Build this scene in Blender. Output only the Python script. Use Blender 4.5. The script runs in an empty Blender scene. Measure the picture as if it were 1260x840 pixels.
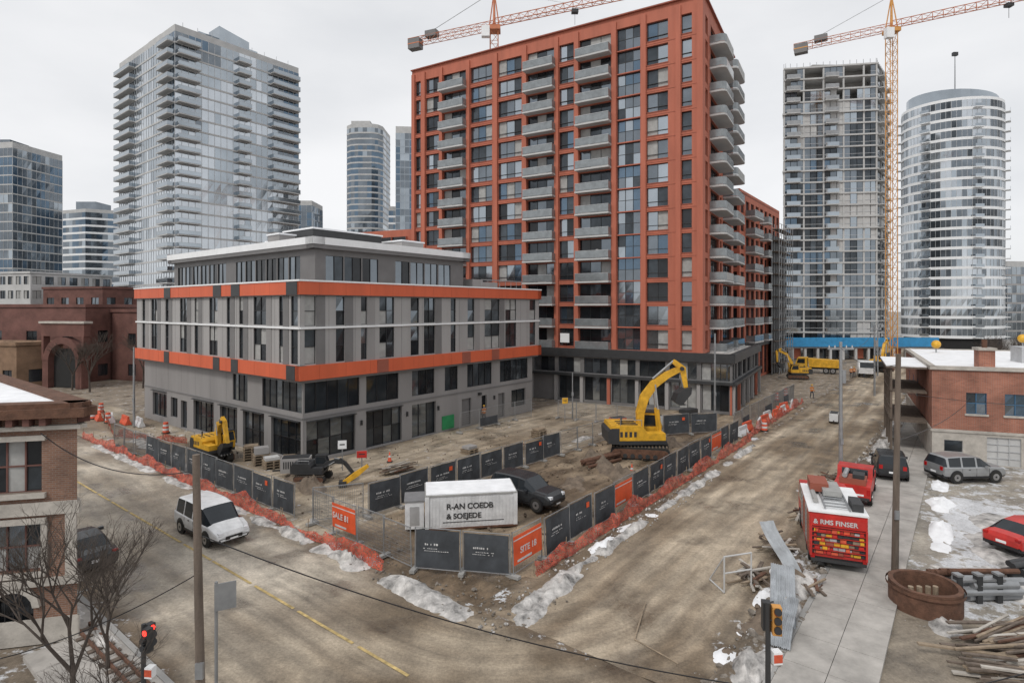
import bpy, math, random
from mathutils import Vector, Matrix, noise
random.seed(11)
rnd=random.random; uni=random.uniform
scene=bpy.context.scene
U=(0.619,0.785); V=(-0.785,0.619)
def P(a,b): return (U[0]*a+V[0]*b, 25.5+U[1]*a+V[1]*b)
TH=math.atan2(U[1],U[0])
MAB=Matrix.Translation((0,25.5,0))@Matrix.Rotation(TH,4,'Z')
# ---------------------------------------------------------------- materials
def N(nt,t,**k):
    n=nt.nodes.new(t)
    for a,v in k.items(): setattr(n,a,v)
    return n
def mat(name,col,rough=.7,metal=0,var=.18,vs=1.5,bump=0,bs=20,spec=.5,streak=False,emit=0):
    m=bpy.data.materials.new(name); m.use_nodes=True; nt=m.node_tree
    p=nt.nodes['Principled BSDF']; L=nt.links.new
    p.inputs['Roughness'].default_value=rough; p.inputs['Metallic'].default_value=metal
    p.inputs['Specular IOR Level'].default_value=spec
    geo=N(nt,'ShaderNodeNewGeometry')
    src=geo.outputs['Position']
    if streak:
        mp=N(nt,'ShaderNodeMapping'); mp.inputs['Scale'].default_value=(1,1,.15); L(src,mp.inputs[0]); src=mp.outputs[0]
    n=N(nt,'ShaderNodeTexNoise'); n.inputs['Scale'].default_value=vs; n.inputs['Detail'].default_value=6; n.inputs['Roughness'].default_value=.65
    L(src,n.inputs['Vector'])
    mr=N(nt,'ShaderNodeMapRange'); mr.inputs[1].default_value=.3; mr.inputs[2].default_value=.7
    mr.inputs[3].default_value=1-var; mr.inputs[4].default_value=1+var
    L(n.outputs[0],mr.inputs[0])
    vm=N(nt,'ShaderNodeVectorMath',operation='SCALE'); vm.inputs[0].default_value=col[:3]
    L(mr.outputs[0],vm.inputs['Scale']); L(vm.outputs[0],p.inputs['Base Color'])
    if bump:
        n2=N(nt,'ShaderNodeTexNoise'); n2.inputs['Scale'].default_value=bs; n2.inputs['Detail'].default_value=4
        L(geo.outputs['Position'],n2.inputs['Vector'])
        bp=N(nt,'ShaderNodeBump'); bp.inputs['Strength'].default_value=bump; bp.inputs['Distance'].default_value=.05
        L(n2.outputs[0],bp.inputs['Height']); L(bp.outputs[0],p.inputs['Normal'])
    if emit:
        p.inputs['Emission Color'].default_value=(*col[:3],1); p.inputs['Emission Strength'].default_value=emit
    return m
def brickmat(name,c1,c2,mortar,scale=1.0,bw=.22,bh=.075):
    m=bpy.data.materials.new(name); m.use_nodes=True; nt=m.node_tree; p=nt.nodes['Principled BSDF']; L=nt.links.new
    p.inputs['Roughness'].default_value=.85
    geo=N(nt,'ShaderNodeNewGeometry'); sx=N(nt,'ShaderNodeSeparateXYZ'); L(geo.outputs['Position'],sx.inputs[0])
    e=N(nt,'ShaderNodeMath',operation='MULTIPLY_ADD'); e.inputs[1].default_value=.6; L(sx.outputs[1],e.inputs[0]); L(sx.outputs[0],e.inputs[2])
    cb=N(nt,'ShaderNodeCombineXYZ'); L(e.outputs[0],cb.inputs[0]); L(sx.outputs[2],cb.inputs[1])
    br=N(nt,'ShaderNodeTexBrick'); br.inputs['Scale'].default_value=scale
    br.inputs['Color1'].default_value=(*c1,1); br.inputs['Color2'].default_value=(*c2,1); br.inputs['Mortar'].default_value=(*mortar,1)
    br.inputs['Brick Width'].default_value=bw; br.inputs['Row Height'].default_value=bh; br.inputs['Mortar Size'].default_value=.009
    L(cb.outputs[0],br.inputs['Vector'])
    n=N(nt,'ShaderNodeTexNoise'); n.inputs['Scale'].default_value=.7; n.inputs['Detail'].default_value=6; L(geo.outputs['Position'],n.inputs['Vector'])
    mr=N(nt,'ShaderNodeMapRange'); mr.inputs[1].default_value=.3; mr.inputs[2].default_value=.7; mr.inputs[3].default_value=.7; mr.inputs[4].default_value=1.25; L(n.outputs[0],mr.inputs[0])
    vm=N(nt,'ShaderNodeVectorMath',operation='SCALE'); L(br.outputs[0],vm.inputs[0]); L(mr.outputs[0],vm.inputs['Scale'])
    L(vm.outputs[0],p.inputs['Base Color'])
    return m
def groundmat():
    m=bpy.data.materials.new('ground_surface'); m.use_nodes=True; nt=m.node_tree; p=nt.nodes['Principled BSDF']; L=nt.links.new
    at=N(nt,'ShaderNodeAttribute'); at.attribute_name='Col'
    ln=N(nt,'ShaderNodeAttribute'); ln.attribute_name='Lane'
    geo=N(nt,'ShaderNodeNewGeometry')
    def nz(s,d=6,r=.6,src=None):
        n=N(nt,'ShaderNodeTexNoise'); n.inputs['Scale'].default_value=s; n.inputs['Detail'].default_value=d; n.inputs['Roughness'].default_value=r
        L(src or geo.outputs['Position'],n.inputs['Vector']); return n
    def mrg(src,a,b,c,d):
        q=N(nt,'ShaderNodeMapRange'); q.inputs[1].default_value=a; q.inputs[2].default_value=b; q.inputs[3].default_value=c; q.inputs[4].default_value=d; L(src,q.inputs[0]); return q.outputs[0]
    def mul(x,y):
        q=N(nt,'ShaderNodeMath',operation='MULTIPLY'); L(x,q.inputs[0]); L(y,q.inputs[1]); return q.outputs[0]
    a=nz(.55,9,.7); f=nz(9,5,.7); l1=nz(2.0,6,.62,ln.outputs['Vector']); pu=nz(.33,5,.55)
    lane=mrg(l1.outputs[0],.34,.66,.74,1.22)
    tone=mul(mul(mrg(a.outputs[0],.32,.68,.66,1.3),mrg(f.outputs[0],.3,.7,.75,1.22)),lane)
    wet=mrg(pu.outputs[0],.34,.45,.0,1.0)
    tone=mul(tone,mrg(wet,0,1,.62,1.0))
    vm=N(nt,'ShaderNodeVectorMath',operation='SCALE'); L(at.outputs['Color'],vm.inputs[0]); L(tone,vm.inputs['Scale'])
    s=nz(1.3,10,.72)
    ms=N(nt,'ShaderNodeMath',operation='MULTIPLY_ADD'); ms.inputs[1].default_value=2.5; ms.inputs[2].default_value=-1.25; L(s.outputs[0],ms.inputs[0])
    ad=N(nt,'ShaderNodeMath',operation='ADD'); L(ms.outputs[0],ad.inputs[0]); L(at.outputs['Alpha'],ad.inputs[1])
    mk=mrg(ad.outputs[0],.5,.68,0,1)
    mx=N(nt,'ShaderNodeMix',data_type='RGBA'); L(mk,mx.inputs[0]); L(vm.outputs[0],mx.inputs[6])
    sn=N(nt,'ShaderNodeVectorMath',operation='SCALE'); sn.inputs[0].default_value=(.64,.65,.67); L(mul(mrg(f.outputs[0],.3,.7,.7,1.15),mrg(a.outputs[0],.3,.6,.7,1.1)),sn.inputs['Scale']); L(sn.outputs[0],mx.inputs[7])
    L(mx.outputs[2],p.inputs['Base Color'])
    rg=mul(mrg(wet,0,1,.28,1.0),mrg(l1.outputs[0],.38,.6,.6,.95)); L(rg,p.inputs['Roughness'])
    p.inputs['Specular IOR Level'].default_value=.45
    bp=N(nt,'ShaderNodeBump'); bp.inputs['Strength'].default_value=.8; bp.inputs['Distance'].default_value=.09; b2=nz(4,9,.72)
    L(mul(b2.outputs[0],mrg(wet,0,1,.35,1.0)),bp.inputs['Height']); L(bp.outputs[0],p.inputs['Normal'])
    return m
M_ground=groundmat()
M_redpanel=mat('red_panel',(.42,.125,.075),.7,var=.16,vs=.8,streak=True)
M_redpanel2=mat('red_panel_dark',(.28,.08,.05),.7,var=.14,vs=.8)
M_orange=mat('orange_band',(.60,.11,.04),.5,var=.12,vs=.6,streak=True)
M_orangedk=mat('orange_band_dark',(.40,.07,.025),.5,var=.1)
M_grey=mat('grey_panel',(.25,.24,.237),.6,var=.12,vs=.5,streak=True)
M_grey2=mat('grey_panel_light',(.33,.32,.315),.6,var=.1,vs=.5,streak=True)
M_grey3=mat('grey_panel_dark',(.16,.155,.155),.6,var=.14,vs=.5)
M_char=mat('charcoal',(.035,.036,.038),.5)
M_black=mat('black_metal',(.015,.015,.017),.4)
M_white=mat('white_trim',(.80,.81,.82),.5,var=.06)
M_snow=mat('snow',(.80,.81,.83),.8,var=.12,vs=1.2,bump=.4,bs=5)
M_dsnow=mat('dirty_snow',(.40,.385,.37),.85,var=.75,vs=1.6,bump=.9,bs=7)
M_mudm=mat('mud',(.15,.115,.085),.8,var=.5,vs=1.6,bump=.9,bs=6)
M_conc=mat('concrete',(.30,.295,.285),.85,var=.16,vs=.9,bump=.15,bs=15)
M_concl=mat('light_concrete',(.47,.47,.465),.8,var=.12,vs=.4)
M_side=mat('sidewalk_concrete',(.37,.35,.325),.85,var=.3,vs=.8,bump=.25,bs=12)
M_stone=mat('pale_stone',(.42,.39,.35),.85,var=.25,vs=1.5,bump=.3,bs=12)
M_gd=mat('glass_dark',(.06,.07,.08),.08,metal=.6,var=.5,vs=.35)
M_gk=mat('glass_black',(.020,.023,.027),.08,metal=.2,var=.5,vs=.4)
M_gm=mat('glass_mid',(.19,.215,.24),.07,metal=.85,var=.3,vs=.12)
M_gl=mat('glass_light',(.37,.41,.445),.08,metal=.9,var=.2,vs=.07)
M_gs=mat('glass_sky',(.55,.585,.62),.1,metal=.9,var=.15,vs=.05)
M_gb=mat('glass_blue',(.12,.17,.225),.08,metal=.8,var=.3,vs=.1)
M_blind=mat('window_blind',(.34,.34,.33),.5,var=.2)
M_rail=mat('railing_glass',(.24,.26,.27),.15,metal=.3,var=.2)
M_alu=mat('aluminium',(.50,.51,.52),.4,metal=.5)
M_steel=mat('galvanised_steel',(.33,.34,.35),.45,metal=.6)
M_wood=mat('weathered_wood',(.14,.11,.088),.9,var=.35,vs=4,streak=True,bump=.4)
M_lumber=mat('lumber',(.27,.21,.15),.85,var=.35,vs=3)
M_bark=mat('bark',(.075,.06,.05),.9,var=.3)
M_yellow=mat('machine_yellow',(.64,.35,.025),.45,var=.3,vs=2)
M_craney=mat('crane_yellow',(.58,.28,.07),.5,var=.15)
M_craner=mat('crane_orange',(.50,.17,.08),.5,var=.15)
M_red=mat('vehicle_red',(.48,.03,.024),.38,var=.25)
M_carwhite=mat('white_car_paint',(.64,.65,.66),.35,var=.18,vs=2)
M_silver=mat('silver_car_paint',(.36,.37,.38),.28,metal=.5,var=.1)
M_carblk=mat('black_car_paint',(.028,.030,.033),.25,var=.2)
M_tyre=mat('tyre',(.025,.024,.022),.85)
M_cargl=mat('car_glass',(.02,.025,.03),.06,metal=.1)
M_chrome=mat('rim_metal',(.4,.4,.41),.3,metal=.8)
M_headl=mat('headlamp',(.7,.72,.75),.15)
M_tail=mat('tail_lamp',(.4,.01,.01),.25)
M_rust=mat('rust',(.12,.06,.038),.9,var=.4,vs=3,bump=.5)
M_net=mat('safety_orange',(.62,.10,.045),.7,var=.3,vs=3)
M_banner=mat('banner_orange',(.70,.10,.03),.5)
M_fab=mat('fence_fabric',(.048,.054,.062),.7,var=.45,vs=.8)
M_letter=mat('lettering_white',(.55,.55,.55),.6)
M_blue=mat('hoarding_blue',(.03,.24,.48),.5)
M_bluef=mat('window_frame_blue',(.05,.14,.25),.5)
M_green=mat('sign_green',(.02,.22,.08),.5)
M_rock=mat('rubble',(.20,.175,.15),.9,var=.45,vs=2.5,bump=.5)
M_dark=mat('dark_interior',(.02,.02,.02),.9)
M_roof=mat('roof_membrane',(.14,.14,.14),.9,var=.3,vs=.5)
M_yline=mat('road_paint_yellow',(.47,.35,.15),.8,var=.5,vs=3)
M_skin=mat('skin',(.45,.27,.19),.6)
M_redlit=mat('signal_red_lit',(1,.03,.02),.4,emit=4)
M_brick=brickmat('red_brick',(.36,.125,.075),(.26,.085,.052),(.28,.22,.18))
M_brickb=brickmat('brown_brick',(.23,.12,.078),(.165,.083,.056),(.22,.18,.15))
M_brickd=mat('dark_brick_far',(.14,.065,.053),.9,var=.3,vs=.6)
M_tan=mat('tan_brick_far',(.22,.14,.09),.9,var=.3,vs=.6)
# ---------------------------------------------------------------- mesh builder
class B:
    def __init__(s): s.v=[];s.f=[];s.m=[];s.mats=[];s.M=Matrix.Identity(4)
    def mi(s,m):
        if m not in s.mats: s.mats.append(m)
        return s.mats.index(m)
    def add(s,pts,faces,m):
        k=len(s.v); i=s.mi(m); M=s.M
        for p in pts: s.v.append(tuple(M@Vector(p)))
        for f in faces: s.f.append(tuple(k+j for j in f)); s.m.append(i)
    def quad(s,p,m): s.add(p,[tuple(range(len(p)))],m)
    def box(s,x0,x1,y0,y1,z0,z1,m):
        if x0>x1:x0,x1=x1,x0
        if y0>y1:y0,y1=y1,y0
        s.add([(x0,y0,z0),(x1,y0,z0),(x1,y1,z0),(x0,y1,z0),(x0,y0,z1),(x1,y0,z1),(x1,y1,z1),(x0,y1,z1)],
          [(0,3,2,1),(4,5,6,7),(0,1,5,4),(1,2,6,5),(2,3,7,6),(3,0,4,7)],m)
    def cyl(s,p0,p1,r0,r1=None,n=8,m=None,cap=True):
        if r1 is None: r1=r0
        p0=Vector(p0);p1=Vector(p1); d=(p1-p0)
        if d.length<1e-6: return
        d.normalize(); a=d.orthogonal().normalized(); c=d.cross(a)
        pts=[];F=[]
        for p,r in((p0,r0),(p1,r1)):
            for i in range(n):
                t=2*math.pi*i/n; pts.append(p+a*(r*math.cos(t))+c*(r*math.sin(t)))
        for i in range(n): F.append((i,(i+1)%n,n+(i+1)%n,n+i))
        if cap: F.append(tuple(range(n))[::-1]); F.append(tuple(range(n,2*n)))
        s.add(pts,F,m)
    def prism(s,poly,z0,z1,m,top=None):
        n=len(poly); pts=[(x,y,z0) for x,y in poly]+[(x,y,z1) for x,y in poly]
        s.add(pts,[(i,(i+1)%n,n+(i+1)%n,n+i) for i in range(n)]+[tuple(range(n))[::-1]],m)
        s.quad([(x,y,z1) for x,y in poly],top or m)
    def xprism(s,poly,y0,y1,m):
        n=len(poly); pts=[(x,y0,z) for x,z in poly]+[(x,y1,z) for x,z in poly]
        s.add(pts,[(i,(i+1)%n,n+(i+1)%n,n+i) for i in range(n)]+[tuple(range(n))[::-1],tuple(range(n,2*n))],m)
    def beam(s,pts,th,y0,y1,m):
        up=[];dn=[]
        for i,(x,z) in enumerate(pts):
            a=pts[max(i-1,0)]; c=pts[min(i+1,len(pts)-1)]
            dx,dz=c[0]-a[0],c[1]-a[1]; l=math.hypot(dx,dz); nx,nz=-dz/l,dx/l; t=th[i]/2
            up.append((x+nx*t,z+nz*t)); dn.append((x-nx*t,z-nz*t))
        for i in range(len(pts)-1):
            s.xprism([dn[i],dn[i+1],up[i+1],up[i]],y0,y1,m)
    def ball(s,c,rx,ry,rz,m,nu=10,nv=6,z0=-1,jit=0):
        pts=[];F=[]
        for j in range(nv+1):
            ph=-math.pi/2+math.pi*j/nv
            if z0>-1: ph=math.pi/2*j/nv
            for i in range(nu):
                t=2*math.pi*i/nu; k=1+(uni(-jit,jit) if jit else 0)
                pts.append((c[0]+k*rx*math.cos(ph)*math.cos(t),c[1]+k*ry*math.cos(ph)*math.sin(t),c[2]+k*rz*math.sin(ph)))
        for j in range(nv):
            for i in range(nu): F.append((j*nu+i,j*nu+(i+1)%nu,(j+1)*nu+(i+1)%nu,(j+1)*nu+i))
        s.add(pts,F,m)
    def build(s,name,loc=None,rot=0,smooth=0,scale=1,parent=None):
        me=bpy.data.meshes.new(name); me.from_pydata(s.v,[],s.f)
        for m in s.mats: me.materials.append(m)
        me.polygons.foreach_set('material_index',s.m)
        if smooth:
            me.polygons.foreach_set('use_smooth',[True]*len(me.polygons))
            try: me.set_sharp_from_angle(angle=math.radians(smooth))
            except Exception: pass
        me.update()
        o=bpy.data.objects.new(name,me); scene.collection.objects.link(o)
        if loc: o.location=loc if len(loc)==3 else (loc[0],loc[1],0)
        o.rotation_euler=(0,0,rot); o.scale=(scale,)*3
        if parent: o.parent=parent
        return o
def frame(p,d,z=0):
    l=math.hypot(*d); dx,dy=d[0]/l,d[1]/l
    return Matrix(((dx,dy,0,p[0]),(dy,-dx,0,p[1]),(0,0,1,z),(0,0,0,1)))
def panes(b,s0,s1,z0,z1,y,nx,nz,gl,fm,fw=.05,fd=.06):
    dx=(s1-s0)/nx; dz=(z1-z0)/nz
    for i in range(nx):
        for j in range(nz):
            j1,j2=uni(-.015,.015),uni(-.015,.015)
            a,c=s0+i*dx,s0+(i+1)*dx; e,g=z0+j*dz,z0+(j+1)*dz
            b.quad([(a,y+j1,e),(c,y-j1,e),(c,y-j2,g),(a,y+j2,g)],random.choice(gl))
    if fm:
        for i in range(nx+1):
            x=s0+i*dx; b.box(max(s0,x-fw/2),min(s1,x+fw/2),y-.02,y+fd,z0,z1,fm)
        for j in range(nz+1):
            z=z0+j*dz; b.box(s0,s1,y-.02,y+fd-.006,max(z0,z-fw/2),min(z1,z+fw/2),fm)
def wall(b,L,z0,z1,ops,m,fm=None,gl=None,depth=.22,s00=0):
    zs=sorted({z0,z1}|{o[2] for o in ops}|{o[3] for o in ops})
    for za,zb in zip(zs,zs[1:]):
        if zb-za<1e-4: continue
        op=sorted((o[0],o[1]) for o in ops if o[2]<=za+1e-4 and o[3]>=zb-1e-4)
        x=s00
        for o in op+[(L,L)]:
            if o[0]>x+1e-4: b.quad([(x,0,za),(o[0],0,za),(o[0],0,zb),(x,0,zb)],m)
            x=max(x,o[1])
    for o in ops:
        s0,s1,a,c=o[:4]; nx,nz=o[4:6] if len(o)>4 else (1,1)
        g=o[6] if len(o)>6 and o[6] else gl
        for q in ([(s0,0,a),(s0,-depth,a),(s0,-depth,c),(s0,0,c)],[(s1,0,a),(s1,-depth,a),(s1,-depth,c),(s1,0,c)],
                  [(s0,0,a),(s1,0,a),(s1,-depth,a),(s0,-depth,a)],[(s0,0,c),(s1,0,c),(s1,-depth,c),(s0,-depth,c)]): b.quad(q,m)
        panes(b,s0,s1,a,c,-depth+.03,nx,nz,g,fm)
def balcony(b,s0,s1,z,out=1.5,sm=None,rm=None,rh=1.05):
    b.box(s0,s1,.0,out,z-.12,z+.1,sm or M_concl)
    r=rm or M_rail
    b.box(s0+.04,s1-.04,out-.08,out-.04,z+.16,z+rh,r)
    b.box(s0+.04,s0+.08,.02,out-.09,z+.16,z+rh,r); b.box(s1-.08,s1-.04,.02,out-.09,z+.16,z+rh,r)
    b.box(s0+.02,s1-.02,out-.1,out-.02,z+rh+.003,z+rh+.05,M_alu)
def curtain(b,p0,p1,z0,nf,fh,bay,gl,slab=M_concl,mull=M_alu,sh=.3,balc=(),bout=1.4,md=.07,gf=None,bm=None):
    L=math.hypot(p1[0]-p0[0],p1[1]-p0[1]); b.M=frame(p0,(p1[0]-p0[0],p1[1]-p0[1]))
    n=max(1,round(L/bay)); dx=L/n
    for f in range(nf):
        z=z0+f*fh
        b.box(-.03,L+.03,-.25,.10,z-.001,z+sh,slab)
        for i in range(n):
            g=gf(i/n,f/nf) if gf else random.choice(gl)
            if g is None: continue
            j1,j2=uni(-.02,.02),uni(-.02,.02)
            b.quad([(i*dx,j1,z+sh),((i+1)*dx,-j1,z+sh),((i+1)*dx,-j2,z+fh),(i*dx,j2,z+fh)],g)
        for s0,s1 in balc: balcony(b,s0,s1,z+sh-.1,bout,rm=bm)
    if mull:
        for i in range(n+1): b.box(i*dx-.04,i*dx+.04,-.02,md,z0,z0+nf*fh,mull)
    b.M=Matrix.Identity(4)
def inset(poly,d):
    cx=sum(p[0] for p in poly)/len(poly); cy=sum(p[1] for p in poly)/len(poly)
    return [(x+(cx-x)*d,y+(cy-y)*d) for x,y in poly]
def uvp(p,s,t,u=U,v=V): return (p[0]+u[0]*s+v[0]*t,p[1]+u[1]*s+v[1]*t)

# ---------------------------------------------------------------- ground
def nz(x,y,s=0.): return noise.noise(Vector((x,y,s)))
def lane(a,b):
    if a>1: return (1-b, a)
    if b>1: return (1-a, -b-8)
    return (math.hypot(a-1,b-1), 1-math.atan2(1-a,1-b)*5.7)
def grid(name,As,Bs,fn,m=M_ground):
    v=[];c=[];ll=[]
    for a in As:
        for b in Bs:
            z,col,sn,(r,s)=fn(a,b); x,y=P(a,b); v.append((x,y,z)); c.extend((col[0]*1.26,col[1]*1.19,col[2]*1.08,sn)); ll.extend((r+.25*nz(a*.3,b*.3,8),s*.09,0))
    nb=len(Bs); f=[(i*nb+j,(i+1)*nb+j,(i+1)*nb+j+1,i*nb+j+1) for i in range(len(As)-1) for j in range(nb-1)]
    me=bpy.data.meshes.new(name); me.from_pydata(v,[],f); me.materials.append(m)
    at=me.attributes.new('Col','FLOAT_COLOR','POINT'); at.data.foreach_set('color',c)
    at=me.attributes.new('Lane','FLOAT_VECTOR','POINT'); at.data.foreach_set('vector',ll)
    me.polygons.foreach_set('use_smooth',[True]*len(f)); me.update()
    o=bpy.data.objects.new(name,me); scene.collection.objects.link(o); return o
def rng(*segs):
    out=[]
    for a,b,st in segs:
        n=max(1,round((b-a)/st)); out+=[a+(b-a)*i/n for i in range(n)]
    out.append(segs[-1][1]); return out
def lerp(a,b,t): return tuple(x+(y-x)*t for x,y in zip(a,b))
def cl(x): return max(0,min(1,x))
def ruts(r,s,cs,w=.17,seed=0,am=.5):
    k=0
    for i,c in enumerate(cs):
        q=c+am*nz(s*.06,i*3.1,seed)
        for d in (-.85,.85): k=max(k,math.exp(-((r-q-d)/w)**2)*(.55+.9*nz(s*.3,i,seed+4)))
    return cl(k)
def gfn(a,b):
    n1=nz(a*.12,b*.12); n2=nz(a*.5,b*.5,3); n3=nz(a*1.6,b*1.6,7)
    z=-.04; col=(.19,.165,.14); sn=.30; L=(b+.6*n2,a)
    if -2.9<a<60 and -1<b<24.5:
        rt=ruts(b,a,(2.2,5,8.1),.25,2,1.2)
        z=.0+.10*n2+.09*n3-.10*rt
        col=lerp((.125,.095,.068),(.235,.192,.147),cl(.5+n1*1.8+n2)); col=lerp(col,(.075,.056,.04),rt*.7); sn=.10+.2*n1
        if b>10.5:
            rt=ruts(b,a,(13,17,20),.25,5,1.2); z=-.02+.03*n2+.03*n3
            col=lerp((.20,.168,.132),(.32,.285,.24),cl(.5+n1*1.8+n2)); col=lerp(col,(.13,.105,.08),rt*.6); sn=.20+.2*n1
    elif -3.2<a<5 and 24<b<80:
        z=-.02+.03*n2; col=lerp((.17,.14,.11),(.30,.265,.22),cl(.5+n1*1.8)); sn=.26+.25*n1; L=(a,b)
    elif a<=-2.8 and a>-12.3: z=-.06
    elif b<-9.2 and b>-10.9:
        z=.05+.16*abs(n3)+.1*n2; col=(.12,.10,.08); sn=.40+.25*n1
    elif b<=-13.3:
        col=(.25,.24,.225); sn=.50+.5*n1+.15*n2; L=(n1*3,n2*3)
        if a<8: sn=.25+.3*n1; col=(.21,.19,.165)
        if 11<a<26 and -24<b<-15.2: sn=.78+.6*n1
        z=-.01
    elif a<-12.2: col=(.14,.12,.10); sn=.48+.3*n1; L=(a,b)
    d=max(abs(a),abs(b))
    if d>150: col=(.2,.2,.2); sn=.35; L=(0,0)
    return z,col,sn,L
grid('ground',rng((-1500,-200,260),(-200,-30,17),(-30,-3.3,.7),(-3.3,36,.25),(36,70,.8),(70,160,3),(160,1800,270)),
     rng((-1500,-200,260),(-200,-40,16),(-40,-14,.6),(-14,-8,.3),(-8,12,.25),(12,26,.5),(26,80,1.2),(80,200,12),(200,1800,270)),gfn)
DK=(.115,.09,.067)
def streetfn(a,b):
    r,s=lane(a,b); n=nz(a*.22,b*.22,1); n2=nz(a*.9,b*.9,6)
    col=lerp((.235,.212,.185),(.40,.378,.345),cl(.55+1.2*n+.3*nz(a*1.3,b*.06,4)))
    rt=ruts(-a,b,(4.9,10.2),.3,11,.4)
    col=lerp(col,(.22,.19,.155),rt*.6)
    m=cl(1.25-abs(b+3.5)/9.5)
    col=lerp(col,lerp((.14,.112,.082),(.29,.255,.21),cl(.45+1.6*n+.6*n2)),cl(m*1.3))
    k=ruts(r,s,(4.6,6.6,8.9,11.5),.28,21,2.2)*cl(m*1.6); col=lerp(col,DK,k*.55)
    e=min(a+12.3,-2.7-a); sn=.0
    if e<1.3: q=cl(e/1.3+.5*n2); col=lerp((.12,.094,.07),col,q); sn=.38*(1-q)
    return .01*n,col,sn,(r,s) if m>0 else (-a*.6,b)
grid('street',rng((-12.3,-2.7,.25)),rng((-60,-14,1.5),(-14,30,.25),(30,60,.8),(60,160,3)),streetfn)
def roadfn(a,b):
    r,s=lane(a,b); n=nz(a*.16,b*.35,1); n2=nz(a*.9,b*.9,6); t=nz(a*.04,b*1.0,4)
    col=lerp((.17,.137,.103),(.36,.318,.265),cl(.52+1.3*t+1.0*n))
    k=ruts(r,s,(2.6,3.9,5.6,7.7,8.6),.25,21,1.7); col=lerp(col,DK,k*.62)
    e=min(b+9.6,-.3-b); sn=.04
    if e<1.6: q=cl(e/1.6+.7*n2); col=lerp((.10,.078,.057),col,q); sn=.42*(1-q)+.2*n
    return .012+.03*n+.03*n2*(1 if e>.2 else 0)-.035*k,col,sn,(r,s)
grid('dirt_road',rng((-2.7,40,.25),(40,80,.8),(80,190,3)),rng((-9.6,-.3,.22)),roadfn)
def sidewalk(name,a0,a1,b0,b1,st,along='a'):
    b=B(); b.M=MAB
    k=a0 if along=='a' else b0; e=a1 if along=='a' else b1
    while k<e:
        q=min(k+st-.02,e)
        h=.13+uni(-.006,.006)
        if along=='a':
            mid=(b0+b1)/2; b.box(k,q,b0,mid-.01,-.1,h,M_side); b.box(k,q,mid+.01,b1,-.1,h+.002,M_side)
        else: b.box(a0,a1,k,q,-.1,h,M_side)
        k+=st
    return b.build(name)
sidewalk('sidewalk',-7,120,-13.6,-10.9,2.0)
sidewalk('sidewalk',-14.9,-12.5,-40,9.5,1.6,'b')
sidewalk('sidewalk',-13.75,-12.5,9.5,120,1.6,'b')
b=B(); b.M=MAB; b.box(-12.49,-12.3,-40,120,-.1,.14,M_conc); b.box(-7,120,-10.89,-10.7,-.1,.14,M_conc); b.build('kerb')
b=B(); b.M=MAB
k=-1.5
while k<110:
    l=uni(1.2,3.8); b.quad([(-7.42,k,.02),(-7.30,k,.02),(-7.30,k+l,.02),(-7.42,k+l,.02)],M_yline); k+=l+uni(.05,.4)
b.build('road_marking')
def mound(name,p0,p1,w,h,m,seed=0,st=.18,bias=.35):
    (a0,b0),(a1,b1)=p0,p1; L=math.hypot(a1-a0,b1-b0); ux,uy=(a1-a0)/L,(b1-b0)/L
    n=int(L/st)+1; k=11; v=[];f=[]
    for i in range(n+1):
        s=i*L/n; g=max(0,bias+1.3*nz(s*.4,seed))*min(1,s/1.0,(L-s)/1.0+.02)
        for j in range(k):
            t=-1+2*j/(k-1); ww=w*(.7+.6*nz(s*.6,seed+5))
            z=h*g*(1-t*t)*(1+.9*nz(s*2.2,t*2,seed+9)+.4*nz(s*6,t*5,seed))-.05
            a=a0+ux*s-uy*t*ww+.1*nz(s*3,t*3,1); bb=b0+uy*s+ux*t*ww
            x,y=P(a,bb); v.append((x,y,z))
    for i in range(n):
        for j in range(k-1): f.append((i*k+j,(i+1)*k+j,(i+1)*k+j+1,i*k+j+1))
    B_=B(); B_.add(v,f,m); return B_.build(name,smooth=60)
mound('snow_bank',(-3.3,6),(-3.1,46),.6,.4,M_dsnow,1)
mound('snow_bank',(-3.6,-1.0),(-3.1,10),1.0,.4,M_dsnow,2,bias=.5)
mound('snow_bank',(-2.6,-1.8),(33,-1.2),.55,.4,M_dsnow,3)
mound('snow_bank',(2,-1.4),(12,-1.4),.7,.4,M_snow,31,bias=.15)
mound('snow_bank',(-3,-2.6),(4,-1.4),.9,.35,M_dsnow,33,bias=.4)
mound('snow_bank',(-2,-10.2),(60,-10.1),.9,.75,M_dsnow,4,bias=.5)
mound('snow_bank',(-1,-9.3),(30,-9.4),.7,.45,M_snow,42,bias=.1)
mound('mud_bank',(1,-9.8),(32,-9.9),1.0,.8,M_mudm,8,bias=.45)
mound('snow_bank',(-12.9,2),(-12.8,50),.5,.35,M_dsnow,6,bias=.5)
mound('snow_bank',(11,-17.0),(24,-17.2),1.7,.4,M_dsnow,12,bias=.4)
mound('snow_bank',(15,-14.8),(30,-14.3),.8,.4,M_snow,14,bias=.3)
mound('snow_bank',(6,-15.2),(14,-14.8),.8,.3,M_dsnow,16,bias=.3)
mound('mud_bank',(16,2),(20,8),1.4,.9,M_mudm,51,bias=.6)
mound('mud_bank',(24,7.6),(30,3.0),1.3,1.0,M_mudm,52,bias=.6)
mound('mud_bank',(6,9.6),(14,9.2),.7,.6,M_mudm,53,bias=.4)
mound('mud_bank',(1.5,17),(2.5,22),1.0,.6,M_mudm,54,bias=.5)
mound('mud_bank',(10,1.4),(22,1.6),.6,.5,M_mudm,55,bias=.3)
mound('mud_bank',(12,4.5),(16,6.5),1.0,.35,M_mudm,58,bias=.6)
mound('snow_bank',(-1.2,26),(0,44),1.0,.4,M_dsnow,56,bias=.3)
mound('snow_bank',(14,12.2),(30,11.5),.6,.3,M_dsnow,57,bias=.2)
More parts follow.
